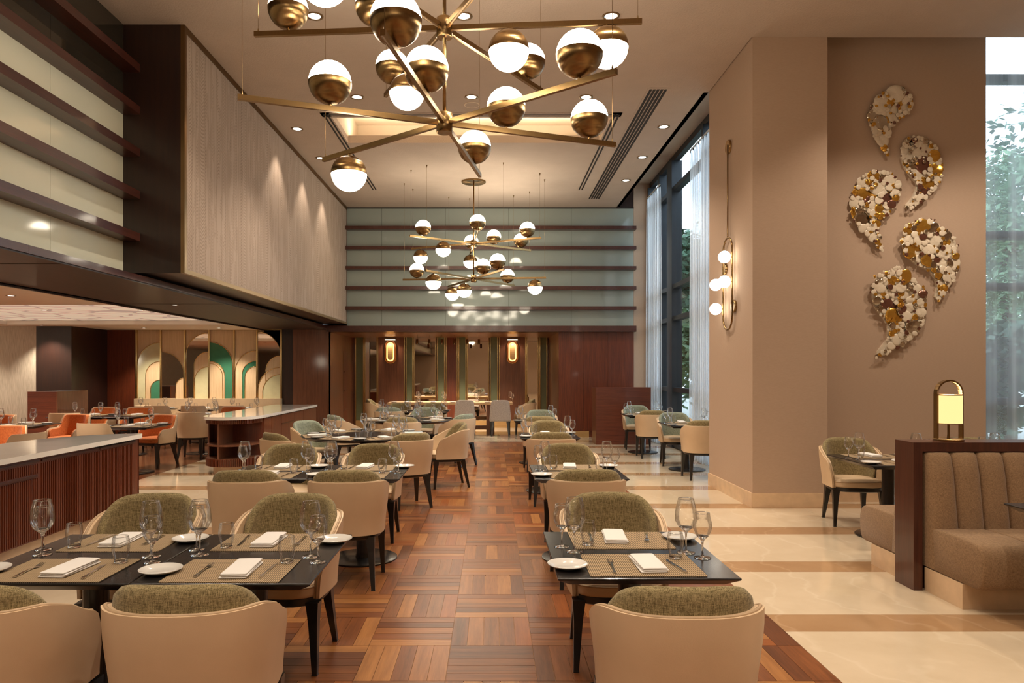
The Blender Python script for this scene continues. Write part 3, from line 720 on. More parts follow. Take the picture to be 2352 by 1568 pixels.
# ------------------------------------------------------------------ chandeliers
GR = 0.152
GL = {}
a0 = math.asin(0.0)
for up in (1, 0):
    if up:
        gl = MB().sphere((0, 0, 0), GR, 28, 10, 0.02, PI / 2); cp = MB().sphere((0, 0, 0), GR * 1.015, 28, 10, -PI / 2, 0.02).lathe([(.012, -GR - .02), (.012, -GR * .99)], 10).lathe([(GR * 1.015, .003), (GR * .985, .006)], 28)
    else:
        gl = MB().sphere((0, 0, 0), GR, 28, 10, -PI / 2, -0.02); cp = MB().sphere((0, 0, 0), GR * 1.015, 28, 10, -0.02, PI / 2).lathe([(.012, GR * .99), (.012, GR + .02)], 10).lathe([(GR * .985, -.006), (GR * 1.015, -.003)], 28)
    GL[up] = (gl.mesh('globe', 'globe', True), cp.mesh('brass_cap', 'brass', True))
def chandelier(label, x, y, zl, zu, ztop, offl, offu, low, upp, arm=1.485):
    t = thing('chandelier', label, 'chandelier', (x, y, 0))
    part(t, 'rod', MB().lathe([(.014, zl - .05), (.014, ztop)], 12, (0, 0), 0, True).mesh('rod', 'brass', True))
    part(t, 'canopy', MB().lathe([(.0001, ztop - .03), (.24, ztop - .03), (.25, ztop - .02), (.25, ztop)], 32).mesh('canopy', 'brass', 40))
    am = MB().box(.05, arm, -.015, .015, -.019, .019).mesh('arm', 'brass')
    hm = MB().lathe([(.0001, -.075), (.058, -.075), (.062, -.07), (.062, .07), (.058, .075), (.0001, .075)], 24).mesh('hub', 'brass', 40)
    for z, off, gl in ((zl, offl, low), (zu, offu, upp)):
        obj('hub', hm, t, (0, 0, z))
        for k in range(6):
            a = math.radians(off + 60 * k)
            ao = obj('arm', am, t, (0, 0, z), a)
            obj('suspension_wire', MB().lathe([(.0016, .02), (.0016, ztop - z)], 5).lathe([(.007, .018), (.004, .045)], 8).lathe([(.013, ztop - z), (.013, ztop - z - .012), (.006, ztop - z - .03), (.004, ztop - z - .05)], 8).mesh('suspension_wire', 'brassd'), t, ((arm - .03) * math.cos(a), (arm - .03) * math.sin(a), z))
        for k, fr, up in gl:
            a = math.radians(off + 60 * k); rr = arm * fr
            g0 = obj('globe', GL[up][0], t, (rr * math.cos(a), rr * math.sin(a), z + (GR + .035) * (1 if up else -1)))
            obj('brass_cap', GL[up][1], g0)
    return t
chandelier('large two tier brass chandelier with globes above the front tables', -.365, 5.44, 3.48, 4.204, CEIL, 20.5, -4,
           [(3, .577, 1), (4, .36, 1), (4, .835, 1), (5, .815, 1), (0, .34, 1), (0, .835, 1), (1, .81, 1), (2, .76, 0)],
           [(3, .82, 1), (3, .36, 1), (0, .33, 0), (0, .83, 0), (1, .83, 1), (2, .855, 1), (2, .58, 0), (4, .82, 0), (5, .82, 1)])
chandelier('far two tier brass chandelier with globes in front of the glass wall', -.385, 14.69, 3.48, 4.204, CEIL, -6, 35,
           [(3, .8, 1), (4, .85, 0), (2, .83, 0), (2, .35, 0), (5, .33, 1), (5, .8, 1), (1, .82, 1), (0, .85, 0)],
           [(3, .8, 1), (3, .49, 0), (2, .85, 0), (4, .8, 1), (1, .58, 1), (1, .82, 0), (0, .34, 1), (0, .82, 1), (5, .8, 1)])

chandelier('added unseen two tier brass chandelier with globes behind the viewer', -.365, -3.8, 3.48, 4.204, CEIL, 20.5, -4,  # added out of view as fill for the chair backs and tables
           [(3, .577, 1), (4, .36, 1), (4, .835, 1), (5, .815, 1), (0, .34, 1), (0, .835, 1), (1, .81, 1), (2, .76, 0)],
           [(3, .82, 1), (3, .36, 1), (0, .33, 0), (0, .83, 0), (1, .83, 1), (2, .855, 1), (2, .58, 0), (4, .82, 0), (5, .82, 1)])

# ------------------------------------------------------------------ chairs
def sm(x): x = max(0, min(1, x)); return x * x * (3 - 2 * x)
def plan(s, w, d, y0, yf, e=.80):
    q = abs(s); sg = 1 if s >= 0 else -1
    if q < .62:
        a = q / .62 * PI / 2
        return sg * w * math.sin(a) ** e, y0 - d * max(math.cos(a), 0) ** e
    k = (q - .62) / .38
    return sg * (w - .012 * k * k), y0 + (yf - y0) * k
def shellmesh(name, mat, top, w=.297, d=.262, yf=.205, z0=.395, th=.034, N=44, smin=-1, smax=1):
    mb = MB(); V = 7; outer = []; inner = []
    for i in range(N + 1):
        s = smin + (smax - smin) * i / N; zt = top(s); co = []; ci = []
        for j in range(V + 1):
            z = z0 + (zt - z0) * j / V; k = .90 + .10 * sm((z - z0) / .36) + .012 * ((z - z0) / .4)
            x, y = plan(s, w * k, d * k, -.03, yf); co.append((x, y, z))
            x, y = plan(s, w * k - th, d * k - th, -.03, yf - .004); ci.append((x, y, z))
        outer.append(co); inner.append(ci)
    vs = []; fs = []
    n = V + 1
    for g in (outer, inner):
        for c_ in g: vs += c_
    O = (N + 1) * n
    for i in range(N):
        for j in range(V):
            a = i * n + j; fs.append((a, a + n, a + n + 1, a + 1)); b = O + a; fs.append((b, b + 1, b + n + 1, b + n))
        a = i * n + V; fs.append((a, a + n, O + a + n, O + a)); a = i * n; fs.append((a + n, a, O + a, O + a + n))
    for i in (0, N):
        for j in range(V):
            a = i * n + j; q = (a, a + 1, O + a + 1, O + a); fs.append(q if i == 0 else q[::-1])
    mb.add(vs, fs)
    edge = [tuple((Vector(outer[i][V]) * .6 + Vector(inner[i][V]) * .4)) for i in range(N + 1)]
    front0 = [tuple(Vector(outer[0][j]) * .5 + Vector(inner[0][j]) * .5) for j in range(V + 1)]
    front1 = [tuple(Vector(outer[N][j]) * .5 + Vector(inner[N][j]) * .5) for j in range(V + 1)]
    return mb.mesh(name, mat, 50), front0[:-1] + edge + front1[:-1][::-1]
def padmesh(name, mat, top, S, w=.297, d=.262, z0=.43, th=.050, th0=.034, yf=.2, N=28, V=12):
    mb = MB(); fr = []; bk = []
    for i in range(N + 1):
        s = -S + 2 * S * i / N; zt = top(s)
        for j in range(V + 1):
            v = j / V; z = z0 + (zt - z0) * (1 - (1 - v) ** 1.3)
            k = .90 + .10 * sm((z - .395) / .36) + .012 * ((z - .395) / .4)
            e = (1 - (abs(s) / S) ** 8) ** .5 if abs(s) < S else 0
            e2 = max(0, (1 - v ** 14)) ** .5
            t_ = th * max(.12, min(e, e2)) * (1 + .12 * math.sin(PI * v))
            mid = th0 + th * .45
            x, y = plan(s, w * k - mid + t_ * .45, d * k - mid + t_ * .45, -.03, yf); bk.append((x, y, z))
            x, y = plan(s, w * k - mid - t_ * .5, d * k - mid - t_ * .5, -.03, yf); fr.append((x, y, z))
    n = V + 1; O = len(bk); fs = []
    for i in range(N):
        for j in range(V):
            a = i * n + j; fs.append((a, a + n, a + n + 1, a + 1)); b = O + a; fs.append((b, b + 1, b + n + 1, b + n))
        a = i * n + V; fs.append((a, a + n, O + a + n, O + a)); a = i * n; fs.append((a + n, a, O + a, O + a + n))
    for i in (0, N):
        for j in range(V):
            a = i * n + j; q = (a, a + 1, O + a + 1, O + a); fs.append(q if i == 0 else q[::-1])
    mb.add(bk + fr, fs); return mb.mesh(name, mat, True)
def seatoutline(w, yb, yf, n=40, e=.55):
    pts = []
    for i in range(n):
        a = 2 * PI * i / n; c_, s_ = math.cos(a), math.sin(a)
        x = w * (abs(c_) ** e) * (1 if c_ >= 0 else -1); yy = (abs(s_) ** e) * (1 if s_ >= 0 else -1)
        pts.append((x * (1 - .10 * max(0, -yy)), (yf - yb) / 2 * yy + (yf + yb) / 2))
    return pts
def cushion(out, z0, z1, r, dome=.012):
    cx = sum(p[0] for p in out) / len(out); cy = sum(p[1] for p in out) / len(out); L = []
    def lp(k, z): return [(cx + (p[0] - cx) * k, cy + (p[1] - cy) * k, z) for p in out]
    L = [lp(.94, z0), lp(.99, z0 + r * .3), lp(1, z0 + r), lp(1, z1 - r), lp(.985, z1 - r * .35), lp(.93, z1), lp(.6, z1 + dome * .7), lp(.2, z1 + dome)]
    return MB().loops(L)
top1 = lambda s: .785 - .115 * sm((abs(s) - .42) / .5) - .16 * max(0, (abs(s) - .86) / .14) ** 2.2
sh1, edge1 = shellmesh('shell', 'leather', top1)
pipe1 = MB().tube(edge1, .007, 6).mesh('piping', 'leatherp', True)
so = seatoutline(.252, -.235, .268)
seat1 = cushion(so, .40, .475, .022).mesh('seat', 'leather', True)
seatp = MB().tube([(p[0] * 1.0, p[1], .458) for p in so], .0055, 6, True).mesh('seat_piping', 'leatherp', True)
frame1 = MB().loops([[(p[0] * .93, p[1] * .93, .358) for p in so], [(p[0] * .98, p[1] * .98, .366) for p in so], [(p[0] * .98, p[1] * .98, .402) for p in so]]).mesh('seat_frame', 'legwood', 40)
LEGS = []
for sx in (-1, 1):
    for y0, x0, x1, y1 in ((.20, .222, .238, .225), (-.17, .175, .205, -.255)):
        LEGS.append(MB().frustum((sx * x0, y0, .38), (.034, .034), (sx * (x0 * .7 + x1 * .3), y0 * .7 + y1 * .3, .27), (.024, .024)).frustum((sx * (x0 * .7 + x1 * .3), y0 * .7 + y1 * .3, .27), (.024, .024), (sx * x1, y1, .006), (.0135, .0135)).frustum((sx * x1, y1, .006), (.015, .015), (sx * x1, y1, 0), (.015, .015)).mesh('leg', 'legwood'))
def padtop(s):
    q = min(abs(s) / .70, 1); return .47 + .405 * (1 - q ** 3.2) ** .5
PADS = {k: padmesh('back_cushion', k, padtop, .695) for k in ('olive', 'teal')}
def dining_chair(x, y, rz, label, fab='olive', group='tan leather dining chairs'):
    return thing('dining_chair', label, 'chair', (x, y, 0), math.radians(rz), [('shell', sh1, None, [('piping', pipe1)]), ('back_cushion', PADS[fab], 'olive tweed back cushion' if fab == 'olive' else 'grey teal tweed back cushion'),
                 ('seat', seat1, None, [('piping', seatp)]), ('seat_frame', frame1)] + [('leg', m) for m in LEGS], group)
# lounge armchair
def top2(s):
    q = abs(s); return .845 - .215 * sm((q - .36) / .24) - .012 * sm((q - .6) / .3) - .12 * max(0, (q - .88) / .12) ** 2.2 - .02 * sm((.3 - abs(q - .3)) / .3) * 0
sh2, edge2 = shellmesh('shell', 'leather', top2, th=.022)
li2, _ = shellmesh('lining', 'orange', lambda s: top2(s) - .012, .297 - .024, .262 - .024, .190, .44, .035)
seat2 = cushion(so, .40, .485, .03).mesh('seat', 'orange', True)
pipe2 = MB().tube(edge2, .0055, 6).mesh('piping', 'leatherp', True)
def lounge_chair(x, y, rz, label):
    return thing('lounge_armchair', label, 'chair', (x, y, 0), math.radians(rz), [('shell', sh2, None, [('piping', pipe2)]), ('lining', li2, 'burnt orange tweed lining'), ('seat', seat2, 'burnt orange tweed seat'), ('seat_frame', frame1)] + [('leg', m) for m in LEGS], 'orange lined lounge armchairs')
# grey side chair
def sidechair():
    L = []
    n = 28
    def loop(z, w, y0, y1, e=.3):
        pts = []
        for i in range(n):
            a = 2 * PI * i / n; c_, s_ = math.cos(a), math.sin(a)
            pts.append((w * abs(c_) ** e * (1 if c_ >= 0 else -1), (y1 - y0) / 2 * abs(s_) ** e * (1 if s_ >= 0 else -1) + (y0 + y1) / 2, z))
        return pts
    for z, w in ((.36, .255), (.39, .262), (.46, .258), (.60, .245), (.74, .232), (.82, .222), (.855, .205), (.872, .17), (.876, .10)):
        yb = -.21 - .10 * (z - .36); L.append(loop(z, w, yb, yb + .075 if z < .86 else yb + .06, .45))
    back = MB().loops(L).mesh('backrest', 'grey', True)
    st = cushion(seatoutline(.255, -.2, .26, 40, .45), .36, .47, .03).mesh('seat', 'grey', True)
    return back, st
SCB = sidechair()
def side_chair(x, y, rz, label):
    return thing('side_chair', label, 'chair', (x, y, 0), math.radians(rz), [('backrest', SCB[0]), ('seat', SCB[1])] + [('leg', m) for m in LEGS], 'speckled grey side chairs')

# ------------------------------------------------------------------ tables
TZ = .738
def knife_top(w, d, mat='black'):
    a = [(-w, -d), (w, -d), (w, d), (-w, d)]
    L = []
    for k, z in ((-.055, TZ - .042), (-.004, TZ - .012), (0, TZ - .008), (0, TZ - .003), (-.003, TZ)):
        L.append([(math.copysign(abs(x) + k, x), math.copysign(abs(y) + k, y), z) for x, y in a])
    return MB().loops(L).mesh('tabletop', mat)
def base_parts(r=.29, cr=.056, zt=TZ - .04):
    return [('column', MB().lathe([(cr * 1.15, .012), (cr, .05), (cr, zt), ], 20, (0, 0), 0, True).mesh('column', 'black', 40)),
            ('base_plate', MB().lathe([(.0001, .016), (r - .01, .016), (r, .012), (r, 0), (.0001, 0)], 40).mesh('base_plate', 'black', 30)),
            ('mounting_plate', boxm('mounting_plate', 'blackmetal', -.15, .15, -.15, .15, zt - .012, zt + .002))]
BASE = base_parts(); BASE_R = base_parts(.42, .08)
TOPS = {}
def dining_table(x0, x1, y0, y1, label, group='black square dining tables'):
    w, d = (x1 - x0) / 2 - .001, (y1 - y0) / 2; k = (round(w, 3), round(d, 3))
    if k not in TOPS: TOPS[k] = knife_top(w, d)
    return thing('dining_table', label, 'table', ((x0 + x1) / 2, (y0 + y1) / 2, 0), 0, [('tabletop', TOPS[k])] + BASE, group)
def round_table(x, y, r, label):
    m = MB().lathe([(.0001, TZ - .042), (r - .07, TZ - .042), (r - .004, TZ - .012), (r, TZ - .006), (r - .003, TZ), (.0001, TZ)], 56).mesh('tabletop', 'black', 30)
    return thing('round_table', label, 'table', (x, y, 0), 0, [('tabletop', m)] + BASE_R, 'round black dining tables')

# ------------------------------------------------------------------ tableware
def wineglass(h, rb, rr, rf, seg):
    zs = h * .40
    bowl = [(rb * .665, zs + .0195), (rb * .8, zs + .030), (rb * .97, zs + .048), (rb, zs + .062), (rb * .98, zs + .085), (rb * .90, h - .035), (rr, h)]
    rim = [(rr + .0009, h - .001), (rr, h + .0008), (rr - .0009, h - .001), (rr, h - .0022), (rr + .0009, h - .001)]
    stem = [(.009, .006), (.005, .015), (.0036, .04), (.0036, zs - .03), (.0048, zs - .014), (.008, zs - .002), (rb * .44, zs + .0095), (rb * .66, zs + .019), (rb * .55, zs + .019), (rb * .2, zs + .014), (.0001, zs + .013)]
    foot = [(.0001, 0), (rf, 0), (rf, .002), (rf * .6, .004), (.009, .007)]
    return [MB().lathe(bowl, seg).lathe(rim, seg, (0, 0), 1).mesh('bowl', ['glass', 'stemglass'], True), MB().lathe(stem, max(10, seg // 2 + 4)).mesh('stem', 'stemglass', True), MB().lathe(foot, seg).mesh('foot', 'stemglass', True)]
def tumblermesh(seg):
    return [MB().lathe([(.027, .012), (.031, .03), (.0365, .055), (.038, .075), (.036, .10), (.0325, .118)], seg).lathe([(.0333, .1175), (.0325, .1187), (.0316, .1175), (.0325, .1164), (.0333, .1175)], seg, (0, 0), 1).mesh('wall', ['glass', 'stemglass'], True),
            MB().lathe([(.0001, 0), (.024, 0), (.028, .006), (.0285, .014), (.027, .015), (.0245, .011), (.0001, .009)], seg).mesh('base', 'stemglass', True)]
GT = {s: wineglass(.255, .051, .036, .042, s) for s in (32, 14)}
GS = {s: wineglass(.207, .0425, .032, .038, s) for s in (32, 14)}
GU = {s: tumblermesh(s) for s in (32, 14)}
def join(ms, name):
    mb = MB(); mats = []
    for m in ms:
        mi = len(mats); mats += list(m.materials)
        o_ = len(mb.v); mb.v += [v.co[:] for v in m.vertices]
        for p in m.polygons: mb.f.append(tuple(i + o_ for i in p.vertices)); mb.mi.append(mi + p.material_index)
    return mb.mesh(name, mats, True)
FT, FS_, FU = join(GT[14], 'wine_glass'), join(GS[14], 'wine_glass'), join(GU[14], 'tumbler')
PLATE = (MB().lathe([(.0001, .006), (.055, .006), (.062, .009), (.086, .019), (.088, .020), (.086, .0165), (.06, .004), (.045, 0), (.0001, 0)], 40).mesh('bread_plate', 'white', True),
         MB().lathe([(.0001, .006), (.055, .006), (.088, .020), (.06, .004), (.045, 0)], 18).mesh('bread_plate', 'white', True))
def placemat_mesh():
    w, d, r = .245, .178, .012; pts = []
    for cx, cy, a0_ in ((w - r, d - r, 0), (-w + r, d - r, 90), (-w + r, -d + r, 180), (w - r, -d + r, 270)):
        for k in range(4): a = math.radians(a0_ + 30 * k); pts.append((cx + r * math.cos(a), cy + r * math.sin(a)))
    return MB().prism(pts, 0, .003).mesh('placemat', 'weave')
MAT = placemat_mesh()
def napkin_mesh():
    mb = MB(); L = .122
    for z0, h_, w_, x0, sk in ((0, .0085, .057, 0, .004), (.0075, .0085, .0555, .001, -.003), (.0148, .0085, .0535, .002, .002)):
        loops = []
        for yy, k, wk in ((-L, .35, .94), (-L + .003, .85, .985), (-L + .012, 1, 1), (-L * .4, .96, 1), (0, 1, .995), (L * .4, .95, 1), (L - .012, 1, 1), (L - .003, .85, .985), (L, .35, .94)):
            lp = []
            for q in range(20):
                a = 2 * PI * q / 20; c_, s_ = math.cos(a), math.sin(a)
                px = w_ * wk * abs(c_) ** .25 * (1 if c_ >= 0 else -1); pz = h_ / 2 * k * abs(s_) ** .6 * (1 if s_ >= 0 else -1)
                lp.append((x0 + px + sk * yy / L, yy, z0 + h_ / 2 + pz))
            loops.append(lp)
        mb.loops(loops)
    return mb.mesh('napkin', 'napkin', 60)
NAP = napkin_mesh()
def fork_mesh():
    h = MB().loops([[(-.0075, -.10, .002), (.0075, -.10, .002), (.0075, -.10, .005), (-.0075, -.10, .005)], [(-.0055, -.06, .003), (.0055, -.06, .003), (.0055, -.06, .006), (-.0055, -.06, .006)],
                    [(-.003, 0, .006), (.003, 0, .006), (.003, 0, .009), (-.003, 0, .009)], [(-.004, .03, .005), (.004, .03, .005), (.004, .03, .008), (-.004, .03, .008)]]).mesh('handle', 'steel', 40)
    hd = MB().loops([[(-.004, .03, .005), (.004, .03, .005), (.004, .03, .008), (-.004, .03, .008)], [(-.0115, .05, .002), (.0115, .05, .002), (.0115, .05, .004), (-.0115, .05, .004)], [(-.012, .062, .002), (.012, .062, .002), (.012, .062, .004), (-.012, .062, .004)]])
    for k in range(4):
        x = -.0095 + k * .0063; hd.frustum((x, .062, .003), (.002, .0), (x, .105, .008), (.0012, 0)) if False else hd.loops([[(x - .002, .062, .002), (x + .002, .062, .002), (x + .002, .062, .004), (x - .002, .062, .004)], [(x - .0012, .105, .008), (x + .0012, .105, .008), (x + .0012, .105, .0095), (x - .0012, .105, .0095)]])
    return [('handle', h), ('tines', hd.mesh('tines', 'steel'))]
def knife_mesh():
    h = MB().loops([[(-.0075, -.11, .001), (.0075, -.11, .001), (.0075, -.11, .007), (-.0075, -.11, .007)], [(-.006, -.05, .001), (.006, -.05, .001), (.006, -.05, .007), (-.006, -.05, .007)], [(-.005, -.005, .002), (.005, -.005, .002), (.005, -.005, .006), (-.005, -.005, .006)]]).mesh('handle', 'steel', 40)
    b = MB().loops([[(-.005, -.005, .002), (.005, -.005, .002), (.005, -.005, .0045), (-.005, -.005, .0045)], [(-.008, .02, .002), (.007, .02, .002), (.007, .02, .004), (-.008, .02, .004)], [(-.008, .08, .002), (.007, .08, .002), (.007, .08, .0035), (-.008, .08, .0035)], [(.003, .115, .002), (.006, .115, .002), (.006, .115, .003), (.003, .115, .003)]]).mesh('blade', 'steel')
    return [('handle', h), ('blade', b)]
FORK, KNIFE = fork_mesh(), knife_mesh()
RND = random.Random(5)
def setting(ox, oy, rz, where, tz=TZ, near=True, cutlery=True, mirror=False, skip=(), mat=True, jit=.012):
    """one place setting; (ox,oy) is the middle of the table edge at this seat, rz the direction the guest faces (0 = away from the viewer)"""
    a = math.radians(rz); ca, sa = math.cos(a), math.sin(a); mz = tz + .0005
    def at(dx, dy, z, j=1):
        dx = -dx if mirror else dx
        dx += RND.uniform(-jit, jit) * j; dy += RND.uniform(-jit, jit) * j
        return (ox + dx * ca - dy * sa, oy + dx * sa + dy * ca, z)
    def add(nm, lab, cat, dx, dy, z, parts, fmesh, grp, rot=0):
        if nm in skip: return
        p = at(dx, dy, z, .3 if cat == 'glass' else 1); lab = lab + ' ' + where
        if parts is not None and near: thing(nm, lab, cat, p, a + rot, parts, grp)
        else:
            o = obj(nm, fmesh, None, p, a + rot); tag(o, lab, cat, grp)
    if mat: 
        p = at(0, .19, tz + .0003); tag(obj('placemat', MAT, None, p, a), 'woven brown placemat ' + where, 'placemat', 'woven placemats')
    zt = tz + (.0036 if mat else .0006)
    add('napkin', 'folded white napkin', 'napkin', .02, .175, zt, None, NAP, 'folded white napkins', RND.uniform(-.1, .1))
    if cutlery:
        thing('fork', 'steel fork ' + where, 'fork', at(-.14, .165, zt), a + RND.uniform(-.2, .12), FORK, 'table forks')
        thing('knife', 'steel table knife ' + where, 'knife', at(.14, .165, zt), a + RND.uniform(-.12, .2), KNIFE, 'table knives')
    add('bread_plate', 'white bread plate', 'plate', -.315, .16, mz, None, PLATE[0 if near else 1], 'white bread plates')
    add('tumbler', 'clear water tumbler', 'glass', .185, .30, zt, [('wall', GU[32][0]), ('base', GU[32][1])], FU, 'water tumblers')
    add('wine_glass', 'tall wine glass', 'glass', .262, .418, mz, list(zip(('bowl', 'stem', 'foot'), GT[32])), FT, 'tall wine glasses')
    add('wine_glass', 'small wine glass', 'glass', .315, .322, mz, list(zip(('bowl', 'stem', 'foot'), GS[32])), FS_, 'small wine glasses')

# ---- window-side row (single tables), from front to back
RX0, RX1 = .27, 1.035; RC = (RX0 + RX1) / 2
ORD = ['front', 'second', 'third', 'rearmost']
for i, (x0, x1, y0, y1, cn, cf) in enumerate(((RX0, RX1, 2.963, 3.816, (RC + .01, 2.63), (RC + .03, 4.02)), (.335, 1.09, 5.67, 6.53, (.71, 5.47), (.735, 6.88)),
                                       (.354, 1.12, 9.07, 9.90, (.70, 8.62), (.80, 10.15)), (.37, 1.13, 11.95, 12.75, (.76, 11.5), (.88, 12.95)))):
    nm = ORD[i]
    dining_table(x0, x1, y0, y1, '%s black square table of the window-side aisle row' % nm)
    dining_chair(cn[0], cn[1], 0, 'olive backed tan chair seen from behind at the %s window-side table' % nm)
    dining_chair(cf[0], cf[1], 180, '%s backed tan chair facing the viewer at the %s window-side table' % ('grey teal' if i == 3 else 'olive', nm), 'teal' if i == 3 else 'olive')
    c = (x0 + x1) / 2
    setting(c, y0, 0, 'at the near seat of the %s window-side table' % nm, near=i < 2, cutlery=i < 3)
    setting(c, y1, 180, 'at the far seat of the %s window-side table' % nm, near=i < 2, cutlery=i < 3)
# ---- bar-side row, two pairs of square tables
for i, (y0, y1, yn, yf_) in enumerate(((2.888, 3.758, 2.65, 3.99), (5.667, 6.50, 5.43, 6.85))):
    for j, (x0, x1, tn) in enumerate(((-1.468, -.737, 'aisle-side'), (-2.212, -1.474, 'counter-side'))):
        nm = '%s %s' % (ORD[i], tn)
        dining_table(x0, x1, y0, y1, '%s black table of the paired bar-side row' % nm)
        c = (x0 + x1) / 2
        dining_chair(c + .015, yn, (2, -3, 4, 3)[i * 2 + j], 'olive backed tan chair seen from behind at the %s table' % nm)
        dining_chair(c - .05 - .06 * j, yf_, 180 + (-4, 6, -3, 5)[i * 2 + j], 'olive backed tan chair facing the viewer at the %s table' % nm)
        setting(c, y0, 0, 'at the near seat of the %s table' % nm)
        setting(c, y1, 180, 'at the far seat of the %s table' % nm)
# ---- round tables
def face(x, y, tx, ty): return math.degrees(math.atan2(-(tx - x), ty - y))
def ring(cx, cy, r, nm, angs):
    for k, a in enumerate(angs):
        an = math.radians(a); ox, oy = cx + r * math.cos(an), cy + r * math.sin(an)
        setting(ox, oy, face(ox, oy, cx, cy), 'at the %s place of the %s' % (('first', 'second', 'third', 'fourth', 'fifth', 'sixth')[k], nm), near=False, cutlery=cy < 11, skip=())
round_table(-1.70, 9.6, .85, 'nearer round black table of the bar-side row')
ring(-1.70, 9.6, .82, 'nearer round table', (300, 5, 70, 135, 200, 250))
round_table(-1.50, 12.6, .82, 'farther round black table of the bar-side row')
ring(-1.50, 12.6, .79, 'farther round table', (265, 330, 40, 120, 200))
for x, y, tx, ty, fab, lab in ((-1.02, 8.45, -1.7, 9.6, 'olive', 'olive backed tan chair nearest the aisle at the nearer round table'), (-.62, 9.9, -1.7, 9.62, 'olive', 'olive backed tan chair turned sideways at the nearer round table'),
                          (-2.44, 8.5, -1.5, 9.45, 'olive', 'olive backed tan chair next to the far counter at the nearer round table'), (-2.55, 10.2, -1.7, 9.6, 'teal', 'grey teal backed chair on the counter side of the nearer round table'),
                          (-1.42, 11.3, -1.5, 12.6, 'olive', 'olive backed chair seen from behind at the farther round table'), (-.60, 12.05, -1.5, 12.7, 'teal', 'pale tan chair turned away on the aisle side of the farther round table'),
                          (-2.45, 11.8, -1.4, 12.6, 'teal', 'grey teal backed chair on the counter side of the farther round table'), (-1.32, 13.65, -1.45, 12.6, 'teal', 'grey teal backed chair facing the viewer at the farther round table')):
    dining_chair(x, y, face(x, y, tx, ty), lab, fab)
# ---- last square tables before the niche
for j, (x0, x1, tn) in enumerate(((-1.66, -.92, 'aisle-side'), (-2.42, -1.68, 'counter-side'))):
    c = (x0 + x1) / 2
    dining_table(x0, x1, 14.55, 15.4, 'rear %s black table just before the niche' % tn)
    dining_chair(c, 14.25, 0, 'grey teal chair seen from behind at the rear %s table' % tn, 'teal')
    dining_chair(c, 15.7, 180, 'olive chair facing the viewer at the rear %s table' % tn)
    setting(c, 14.55, 0, 'at the near seat of the rear %s table' % tn, near=False, cutlery=False)
    setting(c, 15.4, 180, 'at the far seat of the rear %s table' % tn, near=False, cutlery=False)
# ---- communal table in the niche
CT = .80
t = thing('communal_table', 'long oak communal table inside the mirrored niche', 'table', (-1.05, 18.1, 0), 0, [
    ('tabletop', MB().loops([[(-1.53, -.42, CT - .06), (1.53, -.42, CT - .06), (1.53, .42, CT - .06), (-1.53, .42, CT - .06)], [(-1.55, -.44, CT - .05), (1.55, -.44, CT - .05), (1.55, .44, CT - .05), (-1.55, .44, CT - .05)], [(-1.55, -.44, CT), (1.55, -.44, CT), (1.55, .44, CT), (-1.55, .44, CT)]]).mesh('tabletop', 'tablewood')),
    ('pedestal', boxm('pedestal', 'brownwood', -1.1, -.9, -.25, .25, 0, CT - .06)), ('pedestal', boxm('pedestal', 'brownwood', .9, 1.1, -.25, .25, 0, CT - .06)), ('stretcher', boxm('stretcher', 'brownwood', -.9, .9, -.04, .04, .1, .2))])
for k, x in enumerate((-2.15, -1.5, -.67, .19)):
    setting(x, 17.66, 0, 'at the %s communal table place' % ('first', 'second', 'third', 'fourth')[k], tz=CT, near=False, cutlery=False, skip=('tumbler',))
for x, lab in ((-.67, 'speckled grey side chair at the middle of the communal table'), (.19, 'speckled grey side chair at the aisle end of the communal table')):
    side_chair(x, 17.50, 0, lab)
dining_chair(.82, 18.1, 90, 'olive chair at the head of the communal table beside the red wall')
dining_chair(-2.93, 18.1, -90, 'olive chair at the head of the communal table beside the brown side wall')
# ---- window tables behind the column
for nm, x0, y0, y1, a, b in (('nearer', 2.76, 11.05, 11.95, (3.10, 10.60), (3.10, 12.12)), ('farther', 2.56, 13.5, 14.35, (2.93, 13.18), (2.95, 14.62))):
    dining_table(x0, x0 + .74, y0, y1, '%s black square table under the tall window' % nm)
    dining_chair(a[0], a[1], -4, 'olive chair seen from behind at the %s tall window table' % nm)
    dining_chair(b[0], b[1], 176, 'grey teal chair facing the viewer at the %s tall window table' % nm, 'teal')
    setting(x0 + .37, y0, 0, 'at the near seat of the %s tall window table' % nm, near=False, cutlery=False)
    setting(x0 + .37, y1, 180, 'at the far seat of the %s tall window table' % nm, near=False, cutlery=False)
# ---- tables at the booths
dining_table(3.43, 4.20, 6.45, 7.33, 'black square table between booth seat and wall art')
dining_chair(3.77, 7.50, 172, 'olive chair facing the booth divider under the wall art')
setting(3.81, 7.33, 180, 'at the chair side of the booth table', near=True)
setting(3.81, 6.45, 0, 'at the bench side of the booth table', near=True)
dining_table(4.75, 5.50, 6.45, 7.33, 'black square table hidden behind the booth divider by the window')
dining_chair(5.10, 7.5, 180, 'olive chair whose top shows above the booth divider')
setting(5.12, 7.33, 180, 'at the second booth table by the window', near=False, cutlery=False)
dining_table(3.32, 4.10, 3.75, 4.64, 'black table corner in front of the channelled bench')

